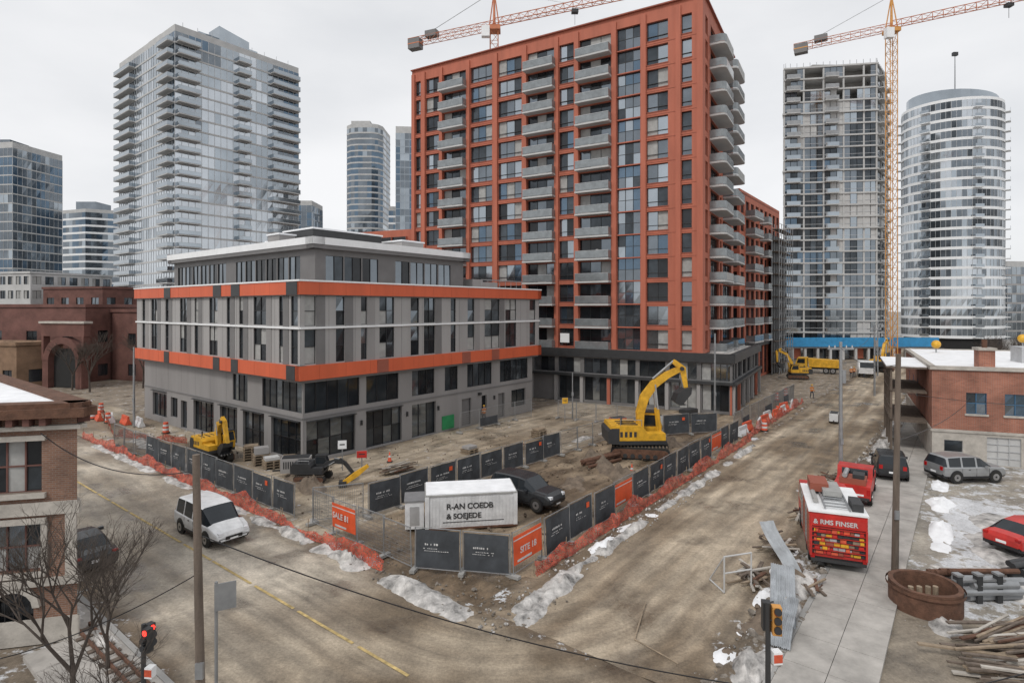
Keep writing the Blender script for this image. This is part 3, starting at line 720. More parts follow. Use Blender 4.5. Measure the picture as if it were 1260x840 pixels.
# left foreground brick building
def left_brick():
    b=B(); K=(-15.75,20.9); h=8.3; D=(.97,.243); L=13; W=15
    p0=(K[0]-D[0]*L,K[1]-D[1]*L)
    def arch(b,s,z,w,hh,m,out=.08,th=.28):
        n=8
        for i in range(n):
            t0,t1=math.pi*i/n,math.pi*(i+1)/n
            q=[(s+w*math.cos(t),z+hh*math.sin(t)) for t in (t0,t1)]+[(s+(w+th)*math.cos(t),z+(hh+th)*math.sin(t)) for t in (t1,t0)]
            b.xprism(q,.003,out,m)
    KW=uvp(K,0,W); PW=uvp(p0,0,W)
    for (p,q) in ((p0,K),(K,KW),(KW,PW),(PW,p0)):
        LL=math.hypot(q[0]-p[0],q[1]-p[1]); b.M=frame(p,(q[0]-p[0],q[1]-p[1])); ops=[]
        cs=[LL-1.95-3.3*i for i in range(int(LL/3.3))]
        cs=[c for c in cs if c>1.2]
        for c in cs:
            ops+=[(c-.85,c+.85,5.4,7.25,3,2,[M_gk,M_gd,M_blind]),(c-.85,c+.85,2.6,4.3,3,2,[M_gd,M_blind,M_gm]),(c-.6,c+.6,.3,1.9,1,1,[M_gk])]
        wall(b,LL,0,h,ops,M_brickb,M_brickd,[M_gk,M_gd,M_blind],.25)
        for c in cs:
            b.box(c-1,c+1,.002,.14,5.22,5.39,M_stone); b.box(c-1,c+1,.002,.12,7.26,7.45,M_stone)
            b.box(c-1,c+1,.002,.14,2.42,2.59,M_stone); b.box(c-1.02,c+1.02,.002,.14,4.31,4.5,M_stone)
            b.box(c-1.05,c-.86,.002,.1,2.6,4.3,M_stone); b.box(c+.86,c+1.05,.002,.1,2.6,4.3,M_stone)
            arch(b,c,1.35,.62,.6,M_stone,.14,.22)
            for k in range(5): b.cyl((c-.5+k*.25,.02,.3),(c-.5+k*.25,.02,1.9),.015,n=4,m=M_black)
        b.box(-.1,LL+.1,.002,.10,4.6,5.05,M_stone); b.box(-.12,LL+.12,.003,.18,2.1,2.35,M_stone); b.box(-.08,LL+.08,.001,.05,0,.9,M_stone)
        b.box(-.2,LL+.2,.002,.25,7.65,7.8,M_stone); b.box(-.42,LL+.42,.002,.5,8.1,8.42,M_rust); b.box(-.3,LL+.3,-.3,.35,8.421,8.6,M_rust)
        for k in range(int(LL/.5)): b.box(k*.5,k*.5+.2,.02,.40,7.83,8.1,M_brickd)
        b.box(LL-.35,LL,.003,.08,2.36,4.59,M_stone)
    b.M=Matrix.Identity(4)
    b.prism([p0,K,KW,PW],8.2,8.5,M_roof,M_snow)
    return b.build('brick_corner_building')
left_brick()

# right brick house
def right_house():
    b=B(); H0=(32.6,44.8); u=(.5,.866); w=(.94,-.34)
    L=22; W=20; h=7.2
    pts=[(H0),(H0[0]+w[0]*W,H0[1]+w[1]*W),(H0[0]+w[0]*W+u[0]*L,H0[1]+w[1]*W+u[1]*L),(H0[0]+u[0]*L,H0[1]+u[1]*L)]
    for i in range(4):
        p,q=pts[i],pts[(i+1)%4]; LL=math.hypot(q[0]-p[0],q[1]-p[1]); b.M=frame(p,(q[0]-p[0],q[1]-p[1]))
        up=[(2.2,3.5,3.9,5.5,2,2),(4.6,5.9,3.9,5.5,2,2),(8,9.3,3.9,5.4,2,1),(12,13.3,3.9,5.4,2,1),(16,17.3,3.9,5.4,2,1)] if i==0 else [(3+4*k,4.2+4*k,3.9,5.4,2,1) for k in range(3)]
        wall(b,LL,2.5,h,up,M_brick,M_bluef,[M_gd,M_gm,M_gb],.16)
        lo=[(.8,2.0,.9,1.8,1,1,[M_gd]),(3.5,5.6,.1,2.2,3,4,[M_concl])] if i==0 else []
        wall(b,LL,0,2.5,lo,M_stone,M_alu,[M_gd],.16)
        b.box(-.05,LL+.05,.003,.08,2.42,2.62,M_stone)
        for o in up: b.box(o[0]-.1,o[1]+.1,.003,.09,o[2]-.15,o[2]-.002,M_stone)
        b.box(-.15,LL+.15,-.25,.15,h,h+.28,M_stone)
    b.M=Matrix.Identity(4)
    b.prism(pts,h-.05,h+.2,M_roof,M_snow)
    b.M=frame(H0,w)
    b.box(3.2,4.2,-1.5,-.5,h,h+1.5,M_brick); b.box(3.1,4.3,-1.6,-.4,h+1.5,h+1.7,M_stone); b.cyl((3.7,-1,h+1.7),(3.7,-1,h+2.3),.18,n=8,m=M_rust)
    b.box(8,10,-8,-6,h+.2,h+1.5,M_alu); b.box(13,14.5,-12,-10,h+.2,h+1.3,M_grey2)
    b.M=frame((H0[0]+u[0]*11,H0[1]+u[1]*11),(-u[0],-u[1]))
    for z in (2.6,5.0):
        b.box(0,9,.1,2.6,z,z+.15,M_wood)
        for k in range(19): b.box(k*.5,k*.5+.06,2.52,2.58,z+.15,z+1.0,M_wood)
        b.box(0,9,2.5,2.6,z+1.0,z+1.08,M_wood)
    for s in (0,3,6,8.85): b.box(s,s+.15,2.45,2.6,0,7.0,M_wood)
    b.box(-.2,9.2,0,2.9,7.0,7.15,M_wood); b.box(-.2,9.2,0,2.9,7.151,7.25,M_snow)
    return b.build('brick_house')
right_house()

# ---------------------------------------------------------------- tower cranes
def lattice(b,p0,p1,w,m,seg,tri=False,r=.09):
    p0=Vector(p0);p1=Vector(p1); d=(p1-p0); L=d.length; d.normalize()
    up=Vector((0,0,1)) if abs(d.z)<.9 else Vector((1,0,0))
    s=d.cross(up).normalized(); t=s.cross(d).normalized()
    cs=[s*(w/2),s*(-w/2),t*w] if tri else [s*w/2+t*w/2,-s*w/2+t*w/2,-s*w/2-t*w/2,s*w/2-t*w/2]
    for c in cs: b.cyl(p0+c,p1+c,r,n=5,m=m)
    n=max(1,int(L/seg)); k=len(cs)
    for i in range(n):
        for j in range(k):
            a=p0+d*(L*i/n)+cs[j]; e=p0+d*(L*(i+1)/n)+cs[(j+1)%k]
            b.cyl(a,e,r*.55,n=4,m=m); b.cyl(p0+d*(L*i/n)+cs[j],p0+d*(L*i/n)+cs[(j+1)%k],r*.55,n=4,m=m)
def tcrane(name,base,h,d,Lj,Lc,m,jm,w=1.5,apex=6.5,seg=2.0):
    b=B(); x,y=base; l=math.hypot(*d); dx,dy=d[0]/l,d[1]/l
    lattice(b,(x,y,0),(x,y,h),w,m,seg,r=.09)
    b.box(x-1.2,x+1.2,y-1.2,y+1.2,h,h+.8,m)
    b.box(x-2.3,x-.8,y-2.2,y-1.1,h-1.8,h+.2,M_white)
    J=Vector((x,y,h+1.2)); D=Vector((dx,dy,0))
    lattice(b,J,J+D*Lj,1.3,jm,1.7,True,.085); lattice(b,J-D*Lc,J,1.3,jm,1.7,False,.07)
    b.cyl(J,J+Vector((0,0,apex)),.3,.15,6,m)
    b.cyl(J+D*1,J+Vector((0,0,apex)),.12,n=5,m=m); b.cyl(J-D*1,J+Vector((0,0,apex)),.12,n=5,m=m)
    A_=J+Vector((0,0,apex))
    for t in (.35,.75): b.cyl(A_,J+D*(Lj*t)+Vector((0,0,1.4)),.05,n=4,m=M_steel)
    b.cyl(A_,J-D*(Lc-1),.06,n=4,m=M_steel)
    q=J-D*(Lc-1.5); b.M=Matrix.Translation(q)@Matrix.Rotation(math.atan2(dy,dx),4,'Z')
    b.box(-1.4,1.2,-.8,.8,-1.5,.5,M_grey3); b.box(-1.45,1.25,-.82,.82,-.6,-.4,m); b.box(2.5,5,-.7,.7,.3,1.5,M_grey3); b.M=Matrix.Identity(4)
    q=J+D*(Lj*.4); b.box(q.x-.6,q.x+.6,q.y-.5,q.y+.5,q.z-.9,q.z-.3,M_char); b.cyl(q,q-Vector((0,0,3)),.04,n=4,m=M_char)
    return b.build(name)
tcrane('tower_crane',(77.6,118),68,(.845,-.53),46,18,M_craney,M_craner)
tcrane('tower_crane',(-3.4,110),64.5,(.93,-.4),40,19,M_craner,M_craner)

# ---------------------------------------------------------------- fences
def fence(name,p0,p1,kinds,h=1.95,z=.02,texts=()):
    L=math.hypot(p1[0]-p0[0],p1[1]-p0[1]); n=len(kinds); w=L/n; b=B()
    M=frame(p0,(p1[0]-p0[0],p1[1]-p0[1]))
    for i,k in enumerate(kinds):
        b.M=M@Matrix.Translation((i*w,uni(-.08,.08),z))@Matrix.Rotation(uni(-.03,.03),4,'Z')@Matrix.Rotation(uni(-.04,.04),4,'X')@Matrix.Rotation(uni(-.008,.008),4,'Y')
        for s in (.04,w-.06): b.cyl((s,0,0),(s,0,h+.03),.028,n=6,m=M_steel)
        for zz in (.15,h): b.cyl((.04,0,zz),(w-.06,0,zz),.022,n=5,m=M_steel)
        b.box(-.12,.12,-.35,.35,0,.13,M_conc)
        if k=='b':
            nx=8; ph=uni(0,6); am=uni(.01,.04)
            zt=h-.06-(uni(0,.15) if rnd()<.3 else 0)
            for q in range(nx):
                x0,x1=.09+(w-.2)*q/nx,.09+(w-.2)*(q+1)/nx; f=lambda x:.03+am*math.sin(x*5+ph); g=lambda x:.03+.01*math.sin(x*9+ph)
                zs=[(.2,f),(.8,g),(1.4,f),(zt,g)]
                for (za,fa),(zb,fb) in zip(zs,zs[1:]): b.quad([(x0,fa(x0),za),(x1,fa(x1),za),(x1,fb(x1),zb),(x0,fb(x0),zb)],M_fab)
            for r,(zz,hh) in enumerate(((1.22,.10),(1.06,.04),(.96,.035))):
                x=.45+.25*rnd(); e=w*(.45+.3*rnd())
                while x<e:
                    c=uni(.02,.08)*(1.3 if r==0 else 1); b.box(x,x+c,.078,.08,zz,zz+hh*uni(.7,1),M_letter); x+=c+(.03 if rnd()<.8 else .12)
            if i%4==2: b.box(w*.7,w*.7+.28,.078,.082,1.35,1.63,M_banner)
        elif k=='o':
            b.box(.07,w-.09,.02,.045,.5,1.75,M_banner); b.box(.3,w*.6,.05,.055,.58,.68,M_letter); b.box(.07,w-.09,.046,.05,1.55,1.6,M_letter)
            x=.07
            while x<w-.1: b.cyl((x,0,.15),(x,0,h),.008,n=3,m=M_steel,cap=False); x+=.12
        else:
            x=.07
            while x<w-.1: b.cyl((x,0,.15),(x,0,h),.009,n=3,m=M_steel,cap=False); x+=.1
            zz=.3
            while zz<h: b.cyl((.05,0,zz),(w-.07,0,zz),.009,n=3,m=M_steel,cap=False); zz+=.2
            if k=='h': b.box(.1,w-.1,.01,.02,.2,1.0,M_fab)
    o=b.build(name)
    for i,t,sz in texts:
        c=bpy.data.curves.new('banner_text','FONT'); c.body=t; c.size=sz; c.extrude=.002; c.offset=.008; c.materials.append(M_letter)
        to=bpy.data.objects.new('banner_text',c); scene.collection.objects.link(to)
        Mt=frame(p0,(p1[0]-p0[0],p1[1]-p0[1]))
        d=Vector(Mt.col[0][:3]); nn=Vector(Mt.col[1][:3]); pos=Vector((p0[0],p0[1],0))+d*(i*w+.25)+nn*.2+Vector((0,0,1.08))
        R3=Matrix((d,Vector((0,0,1)),nn)).transposed().to_4x4(); to.matrix_world=Matrix.Translation(pos)@R3; to.parent=o; to.matrix_parent_inverse=o.matrix_world.inverted()
    return o
fence('construction_fence',P(0.1,0),P(33,.3),'obbbobbbbbbobb',texts=((0,'SITE 18',.40),))
fence('construction_fence',P(-2.1,4.0),P(0,.05),'bb')
fence('construction_fence',P(-1.9,12.6),P(-2.1,4.1),'momm',texts=((1,'SALE 81',.42),))
fence('construction_fence',P(-2.2,42),P(-1.9,14.2),'mmmbbbbbbbbb')
fence('construction_fence',P(-1.7,12.8),P(0.6,11.2),'m')
fence('construction_fence',P(0.7,11.1),P(26,9.6),'bbbbbbbbmmm')
fence('construction_fence',P(26.1,9.7),P(35.5,3.0),'mmbb')
fence('construction_fence',P(32,19),P(33.8,8),'mmmmm')
fence('construction_fence',P(36,1.6),P(62,2.0),'mhmmhmmhm')
fence('construction_fence',P(20,22.2),P(31,21.8),'mhmm')
M_netm=bpy.data.materials.new('orange_mesh_net'); M_netm.use_nodes=True
nt=M_netm.node_tree; p=nt.nodes['Principled BSDF']; p.inputs['Roughness'].default_value=.7
geo=N(nt,'ShaderNodeNewGeometry')
n1=N(nt,'ShaderNodeTexNoise'); n1.inputs['Scale'].default_value=2.5; n1.inputs['Detail'].default_value=5; nt.links.new(geo.outputs['Position'],n1.inputs['Vector'])
cr=N(nt,'ShaderNodeValToRGB'); cr.color_ramp.elements[0].position=.35; cr.color_ramp.elements[0].color=(.22,.035,.022,1); cr.color_ramp.elements[1].position=.65; cr.color_ramp.elements[1].color=(.60,.12,.07,1)
nt.links.new(n1.outputs[0],cr.inputs[0]); nt.links.new(cr.outputs[0],p.inputs['Base Color'])
vo=N(nt,'ShaderNodeTexVoronoi'); vo.inputs['Scale'].default_value=16; nt.links.new(geo.outputs['Position'],vo.inputs['Vector'])
lt=N(nt,'ShaderNodeMath',operation='GREATER_THAN'); lt.inputs[1].default_value=.42; nt.links.new(vo.outputs['Distance'],lt.inputs[0]); nt.links.new(lt.outputs[0],p.inputs['Alpha'])
def netting(name,pts,h=.6,seed=0):
    b=B(); v=[];F=[]; s=0; row=5; cnt=0
    for (a0,b0),(a1,b1) in zip(pts,pts[1:]):
        L=math.hypot(a1-a0,b1-b0); n=int(L/.2)
        for i in range(n+1):
            t=i/n; a=a0+(a1-a0)*t; c=b0+(b1-b0)*t; s+=L/n
            hh=h*(1+.9*nz(s*.35,3,seed)-.30*abs(math.sin(s*1.25)))*(.45 if nz(s*.15,9,seed)>.22 else 1)
            for j in range(row):
                o=.16*nz(s*1.1,j*.7,2)+.08*nz(s*5,j*2.,4)+(.2*(1-j/4)); x,y=P(a+o*(b1-b0)/L,c-o*(a1-a0)/L); v.append((x,y,.05+hh*j/(row-1)))
            if cnt>0:
                for j in range(row-1):
                    k=(cnt-1)*row+j; F.append((k,k+row,k+row+1,k+1))
            cnt+=1
            if i%13==0:
                x,y=P(a,c); b.cyl((x,y,0),(x+uni(-.06,.06),y,h+.2),.022,n=5,m=M_lumber)
    # the sheet vertices are added first in order, so shift indices past the posts
    b.add(v,F,M_netm); return b.build(name,smooth=80)
netting('safety_netting',[(-2.75,48),(-2.8,14),(-3.0,5.0)],.7,1)
netting('safety_netting',[(.8,-.6),(34,-.4)],.75,2)
netting('safety_netting',[(34.5,0),(60,.6)],.7,3)
netting('safety_netting',[(2,38),(-1,46),(3,64)],.7,4)

# ---------------------------------------------------------------- vehicles
def wheel(b,x,y,r,w,side):
    b.cyl((x,y,r),(x,y+side*w,r),r,n=18,m=M_tyre); b.cyl((x,y+side*(w+.004),r),(x,y+side*(w+.012),r),r*.62,n=12,m=M_chrome)
    b.cyl((x,y+side*(w+.012),r),(x,y+side*(w+.02),r),r*.2,n=8,m=M_black)
def car(name,loc,rot,paint,kind='van'):
    if kind=='van':
        S=[(-2.42,.80,.42,.75,.72,.80,'p'),(-2.38,.90,.32,1.02,.80,1.08,'w'),(-2.22,.94,.28,1.04,.74,1.66,'p'),(-2.08,.95,.26,1.03,.78,1.74,'g'),(-1.2,.96,.24,1.02,.80,1.79,'p'),(-1.1,.96,.24,1.02,.80,1.79,'g'),(-.2,.96,.24,1.0,.80,1.79,'p'),(-.1,.96,.24,1.0,.80,1.79,'g'),(.72,.96,.24,1.0,.78,1.70,'w'),(1.55,.95,.26,.99,.72,1.08,'p'),(2.05,.92,.28,.86,.66,.97,'p'),(2.38,.84,.3,.68,.6,.80,'p'),(2.46,.74,.38,.55,.55,.62,'p')]; wb=1.45;wr=.34
    elif kind=='suv':
        S=[(-2.3,.8,.45,.8,.74,.85,'p'),(-2.26,.92,.36,1.08,.8,1.14,'w'),(-2.05,.95,.3,1.08,.76,1.62,'p'),(-1.9,.96,.3,1.07,.78,1.69,'g'),(-1.05,.97,.3,1.06,.8,1.74,'p'),(-.93,.97,.3,1.06,.8,1.74,'g'),(.0,.97,.3,1.05,.8,1.72,'p'),(.12,.97,.3,1.05,.8,1.70,'g'),(.45,.97,.3,1.05,.78,1.64,'w'),(1.15,.96,.3,1.04,.76,1.12,'p'),(1.95,.94,.32,.98,.7,1.04,'p'),(2.22,.88,.34,.8,.64,.88,'p'),(2.32,.78,.42,.6,.6,.66,'p')]; wb=1.4;wr=.37
    else:
        S=[(-2.3,.76,.4,.7,.66,.76,'p'),(-2.22,.86,.3,.9,.7,.97,'p'),(-1.75,.9,.25,.93,.7,1.03,'w'),(-1.15,.91,.22,.93,.62,1.38,'g'),(-.35,.91,.22,.92,.62,1.45,'p'),(-.27,.91,.22,.92,.62,1.45,'g'),(.45,.91,.22,.91,.62,1.36,'w'),(1.15,.9,.24,.9,.66,.98,'p'),(1.8,.87,.26,.8,.62,.88,'p'),(2.2,.8,.3,.62,.56,.7,'p'),(2.28,.7,.36,.5,.5,.55,'p')]; wb=1.35;wr=.32
    b=B()
    def sec(st):
        x,w,zb,be,wt,tp,_=st
        h=[(w*.86,zb),(w*.98,zb+.14),(w,(zb+be)/2),(w*.985,be-.06),(w*.95,be),(wt,tp-.05),(wt*.86,tp),(0,tp+.015)]
        return [(x,y,z) for y,z in h]+[(x,-y,z) for y,z in h[-2::-1]]
    secs=[sec(s) for s in S]; k=len(secs[0])
    for i in range(len(S)-1):
        fl=S[i][6]
        for j in range(k-1):
            jj=min(j,k-2-j)
            m=paint
            if fl=='g' and jj==4: m=M_cargl
            if fl=='w' and jj in (4,5,6): m=M_cargl
            if jj==0: m=M_black
            b.add([secs[i][j],secs[i+1][j],secs[i+1][j+1],secs[i][j+1]],[(0,1,2,3)],m)
        b.add([secs[i][0],secs[i+1][0],secs[i+1][-1],secs[i][-1]],[(0,1,2,3)],M_black)
    b.add(secs[0],[tuple(range(k))],paint); b.add(secs[-1],[tuple(range(k))[::-1]],paint)
    w=max(s[1] for s in S); f=S[-1][0]; r=S[0][0]
    for x in (-wb,wb):
        for sd in (1,-1):
            b.cyl((x,sd*(w-.1),wr+.03),(x,sd*(w+.006),wr+.03),wr+.09,n=20,m=M_black)
            wheel(b,x,sd*(w-.18),wr,.21,sd)
    zf=S[-3][3]
    for sd in (1,-1):
        b.box(f-.30,f-.02,sd*.52,sd*.74,zf-.2,zf-.06,M_headl)
        b.box(r-.012,r+.12,sd*.58,sd*.80,.82,1.08 if kind!='sedan' else .92,M_tail)
        b.box(.62,.78,sd*(w-.02),sd*(w+.2),1.0,1.14,paint)
        b.box(-.55,-.42,sd*(w-.01),sd*(w+.012),.86,.9,M_black)
        b.box(-1.0,1.0,sd*(w-.03),sd*(w+.008),.30,.42,M_black)
        for x in (-1.0,.02,.95): b.box(x,x+.012,sd*(w-.02),sd*(w+.003),.35,.95,M_black)
    b.box(f-.05,f+.015,-.42,.42,.42,.58,M_black); b.box(f,f+.02,-.2,.2,.4,.48,M_white); b.box(r-.02,r+.02,-.22,.22,.55,.67,M_white)
    b.box(r-.03,r+.1,-.78,.78,.36,.5,M_black)
    return b.build(name,loc,rot,smooth=35)
va=math.atan2(-V[1],-V[0])
x,y=P(-5.9,15.6); car('white_minivan',(x,y,.02),va,M_carwhite,'van')
car('black_suv',(0.9,35.4,.05),math.radians(-38),M_carblk,'suv')
car('silver_car',(31.6,40.3,.05),math.radians(4),M_silver,'suv')
car('red_car',(25.9,28.8,.05),math.radians(20),M_red,'sedan')
car('dark_car',(27.0,41.3,.14),math.radians(62),M_carblk,'suv')
x,y=P(-11.2,17.2); car('dark_car',(x,y,.02),va+math.pi,M_carblk,'sedan')
def fire_truck():
    b=B()
    b.box(0,4.2,-1.15,1.15,.55,2.55,M_red); b.box(0,6.6,-1.0,1.0,.35,.56,M_black)
    b.box(-.06,4.26,-1.2,1.2,2.552,2.64,M_white)
    b.xprism([(4.4,.5),(6.5,.5),(6.6,1.4),(6.2,2.3),(4.4,2.4)],-1.1,1.1,M_red)
    for sd in (1,-1): b.xprism([(4.9,1.4),(6.25,1.4),(6.0,2.15),(4.9,2.2)],sd*1.102,sd*1.11,M_cargl)
    b.add([(6.63,-.95,1.45),(6.63,.95,1.45),(6.27,.95,2.25),(6.27,-.95,2.25)],[(0,1,2,3)],M_cargl)
    b.box(-.03,.0,-1.05,1.05,.7,1.9,M_char)
    for r in range(6):
        y=-1.0
        while y<.95:
            w=uni(.08,.34); w=min(w,1.0-y); b.box(-.03-uni(.02,.1),-.03,y,y+w-.02,.73+r*.195,.73+r*.195+uni(.08,.15),random.choice([M_red,M_red,M_net,M_alu,M_lumber,M_yellow,M_redpanel2,M_char])); y+=w
        b.box(-.13,-.03,-1.05,1.05,.895+r*.195,.915+r*.195,M_red)
    b.box(-.06,-.0,-1.12,1.12,1.95,2.36,M_red)
    for sd in (1,-1):
        b.box(-.13,0,sd*1.06,sd*1.14,.6,1.95,M_red)
        for i in range(4):
            b.box(.1+i*1.02,1.02+i*1.02,sd*1.152,sd*1.17,.75,2.35,M_alu if i%2 else M_redpanel)
            for k in range(8): b.box(.12+i*1.02,1.0+i*1.02,sd*1.171,sd*1.18,.8+k*.19,.82+k*.19,M_char)
        for x in (1.0,2.1,5.5): wheel(b,x,sd*.85,.48,.28,sd)
        b.box(-.09,0,sd*.95,sd*1.12,.5,.68,M_tail)
    b.box(-.12,.1,-1.1,1.1,.36,.5,M_char)
    for i in range(8): b.box(.4+i*.45,.46+i*.45,-.5,.5,2.72,2.77,M_steel)
    for y in(-.5,.5): b.box(.2,4.0,y-.03,y+.03,2.70,2.79,M_steel)
    b.box(.3,1.5,-1.05,-.6,2.65,3.0,M_char); b.cyl((1,.8,2.78),(3.8,.8,2.78),.12,n=8,m=M_conc); b.box(1.8,3.6,-.4,.4,2.8,3.05,M_blind); b.box(2.4,3.9,.1,.9,2.8,3.2,M_redpanel2)
    o=b.build('red_utility_truck',(14.7,26.0,.13),math.radians(68),smooth=0)
    c=bpy.data.curves.new('truck_text','FONT'); c.body='& RMS FINSER'; c.size=.29; c.extrude=.003; c.offset=.006; c.materials.append(M_letter)
    t=bpy.data.objects.new('truck_text',c); scene.collection.objects.link(t); t.parent=o
    t.matrix_local=Matrix.Translation((-.075,1.0,2.06))@Matrix.Rotation(math.radians(-90),4,'Z')@Matrix.Rotation(math.radians(90),4,'X')
fire_truck()
def pickup():
    b=B()
    b.xprism([(-2.6,.5),(2.6,.5),(2.7,.9),(2.5,1.15),(1.3,1.25),(.7,1.85),(-.6,1.9),(-.75,1.3),(-2.6,1.25)],-.95,.95,M_red)
    b.box(-2.5,-.85,-.8,.8,1.2,1.252,M_black)
    for sd in(1,-1):
        b.xprism([(-.5,1.3),(1.1,1.3),(.62,1.78),(-.45,1.82)],sd*.952,sd*.96,M_cargl)
        for x in (-1.7,1.7): wheel(b,x,sd*.75,.42,.24,sd)
    b.add([(1.33,-.8,1.3),(1.33,.8,1.3),(.76,.75,1.83),(.76,-.75,1.83)],[(0,1,2,3)],M_cargl)
    b.add([(-.765,-.7,1.35),(-.765,.7,1.35),(-.66,.7,1.82),(-.66,-.7,1.82)],[(0,1,2,3)],M_cargl)
    b.box(-2.62,-2.6,-.6,.6,.7,.8,M_white); b.box(-2.63,-2.6,-.93,-.75,.8,1.1,M_tail); b.box(-2.63,-2.6,.75,.93,.8,1.1,M_tail); b.box(-2.7,-2.55,-.9,.9,.5,.62,M_char)
    b.box(-2.4,-1.2,-.7,.7,1.26,1.6,M_redpanel2); b.cyl((-2.4,.4,1.75),(-.9,.4,1.75),.14,n=8,m=M_alu); b.box(-2.3,-1.4,-.6,.0,1.6,1.85,M_char)
    b.build('red_pickup_truck',(21.8,36.6,.12),math.radians(55))
pickup()
def excavator(name,loc,rot,sc=1,up=0,boom=None,stick=None,bucket=None,col=M_yellow):
    b=B()
    def stadium(L,h,n=6):
        r=h/2; pts=[]
        for i in range(n+1): t=-math.pi/2+math.pi*i/n; pts.append((L/2-r+r*math.cos(t),r+r*math.sin(t)))
        for i in range(n+1): t=math.pi/2+math.pi*i/n; pts.append((-L/2+r+r*math.cos(t),r+r*math.sin(t)))
        return pts
    for sd in (1,-1):
        y0,y1=sorted((sd*.95,sd*1.55)); b.xprism(stadium(4.4,.95),y0,y1,M_tyre)
        y2,y3=sorted((sd*1.552,sd*1.6)); b.xprism([(x*.9,z*.7+.14) for x,z in stadium(4.4,.95)],y2,y3,M_rust)
        for i in range(7): b.cyl((-1.65+i*.55,sd*1.6,.3),(-1.65+i*.55,sd*1.66,.3),.17,n=8,m=M_char)
        for i in range(16): b.box(-2+i*.26,-1.9+i*.26,y0-.02,y1+.02,.94,1.0,M_mudm)
        for x in(-1.75,1.75): b.cyl((x,sd*1.58,.47),(x,sd*1.68,.47),.33,n=10,m=M_rust)
    b.box(-1,1,-.95,.95,.35,.95,M_char); b.cyl((0,0,.9),(0,0,1.15),.8,n=16,m=M_char)
    b.M=Matrix.Rotation(up,4,'Z')
    b.box(-1.9,1.7,-1.4,1.4,1.12,1.4,M_char)
    b.xprism([(-2.7,1.2),(-1.9,1.15),(-1.9,2.35),(-2.5,2.35),(-2.75,2.1)],-1.4,1.4,M_char)
    b.xprism([(-2.6,2.1),(-1.9,1.42),(.1,1.42),(.1,2.2),(-.2,2.5),(-2.5,2.55)],-1.38,1.38,col)
    b.box(.1,1.6,-1.38,-.45,1.42,1.95,col)
    b.xprism([(-.0,1.42),(1.75,1.42),(1.85,2.2),(1.5,3.15),(.1,3.2)],.4,1.38,col)
    for yy in ((1.382,1.395),(.385,.398)): b.xprism([(.2,2.15),(1.68,2.15),(1.4,3.0),(.25,3.05)],yy[0],yy[1],M_cargl)
    b.add([(1.86,.48,2.22),(1.86,1.3,2.22),(1.53,1.3,3.1),(1.53,.48,3.1)],[(0,1,2,3)],M_cargl)
    b.box(.05,1.6,.35,1.43,3.2,3.27,M_char)
    b.cyl((-1.6,-.6,2.5),(-1.6,-.6,3.0),.08,n=6,m=M_char)
    for i in range(5):
        for sd in(1,-1): b.box(-2.2+i*.35,-2.0+i*.35,sd*1.381,sd*1.39,1.7,2.1,M_char)
    for y in (-.9,-.3,.3): b.box(-1.9,-.4,y,y+.04,2.52,2.6,M_char)
    b.cyl((-1.8,-1.3,2.5),(-1.8,-1.3,3.0),.025,n=5,m=M_steel); b.cyl((-.2,-1.3,2.4),(-.2,-1.3,2.95),.025,n=5,m=M_steel); b.cyl((-1.8,-1.3,3.0),(-.2,-1.3,2.95),.025,n=5,m=M_steel)
    boom=boom or [(.9,1.6),(1.3,3.6),(2.4,5.5),(4.2,6.3)]; th=[.45,.62,.55,.36]
    if len(boom)>4: th=[.45,.6,.66,.6,.5,.36][:len(boom)]
    b.beam(boom,th[:len(boom)],-.22,.22,col)
    stick=stick or [(3.4,6.7),(4.4,6.1),(4.3,3.6)]; b.beam(stick,[.35,.5,.28],-.18,.18,col)
    b.cyl((boom[-1][0],-.4,boom[-1][1]),(boom[-1][0],.4,boom[-1][1]),.16,n=8,m=M_char)
    m1=boom[len(boom)//2]
    for sd in(-.36,.36): b.cyl((1.5,sd,1.7),((1.5+m1[0])/2,sd,(1.7+m1[1])/2),.11,n=7,m=col); b.cyl(((1.5+m1[0])/2,sd,(1.7+m1[1])/2),(m1[0],sd,m1[1]),.06,n=7,m=M_alu)
    b.cyl((m1[0]-.1,0,m1[1]+.4),(stick[0][0],0,stick[0][1]),.09,n=7,m=M_steel)
    e=stick[-1]; bx,bz=bucket or (e[0]-.1,e[1]-.1)
    b.xprism([(bx+.2,bz+.2),(bx-.3,bz+.1),(bx-.9,bz-.3),(bx-1.1,bz-.9),(bx-.7,bz-1.2),(bx-.3,bz-1.15),(bx-.75,bz-.85),(bx-.6,bz-.4),(bx+.15,bz-.3)],-.55,.55,M_char)
    for y in(.55,-.55): b.xprism([(bx+.15,bz-.3),(bx-.6,bz-.35),(bx-.85,bz-.85),(bx-.5,bz-1.1)],y-.02,y+.02,M_char)
    b.cyl((stick[1][0]-.25,0,stick[1][1]),(bx-.3,0,bz+.1),.08,n=6,m=M_steel)
    for i in range(4): b.box(bx-.42,bx-.2,-.5+i*.3,-.4+i*.3,bz-1.22,bz-1.1,M_steel)
    return b.build(name,loc,rot,smooth=0,scale=sc)
excavator('tracked_excavator',(10.4,46.9,.0),math.radians(-12),1.05,math.radians(14),
   boom=[(-.0,1.9),(.0,3.3),(.35,4.5),(1.1,5.5),(2.1,6.2),(3.2,6.7)],stick=[(2.6,7.25),(3.3,6.7),(3.6,4.9)],bucket=(3.7,5.1))
excavator('mini_excavator',(-23.4,45.4,.02),math.radians(-55),.72,.3,boom=[(.9,1.6),(.7,3.0),(1.1,4.1),(2.0,4.4)],stick=[(1.7,4.8),(2.2,4.4),(2.9,2.2)])
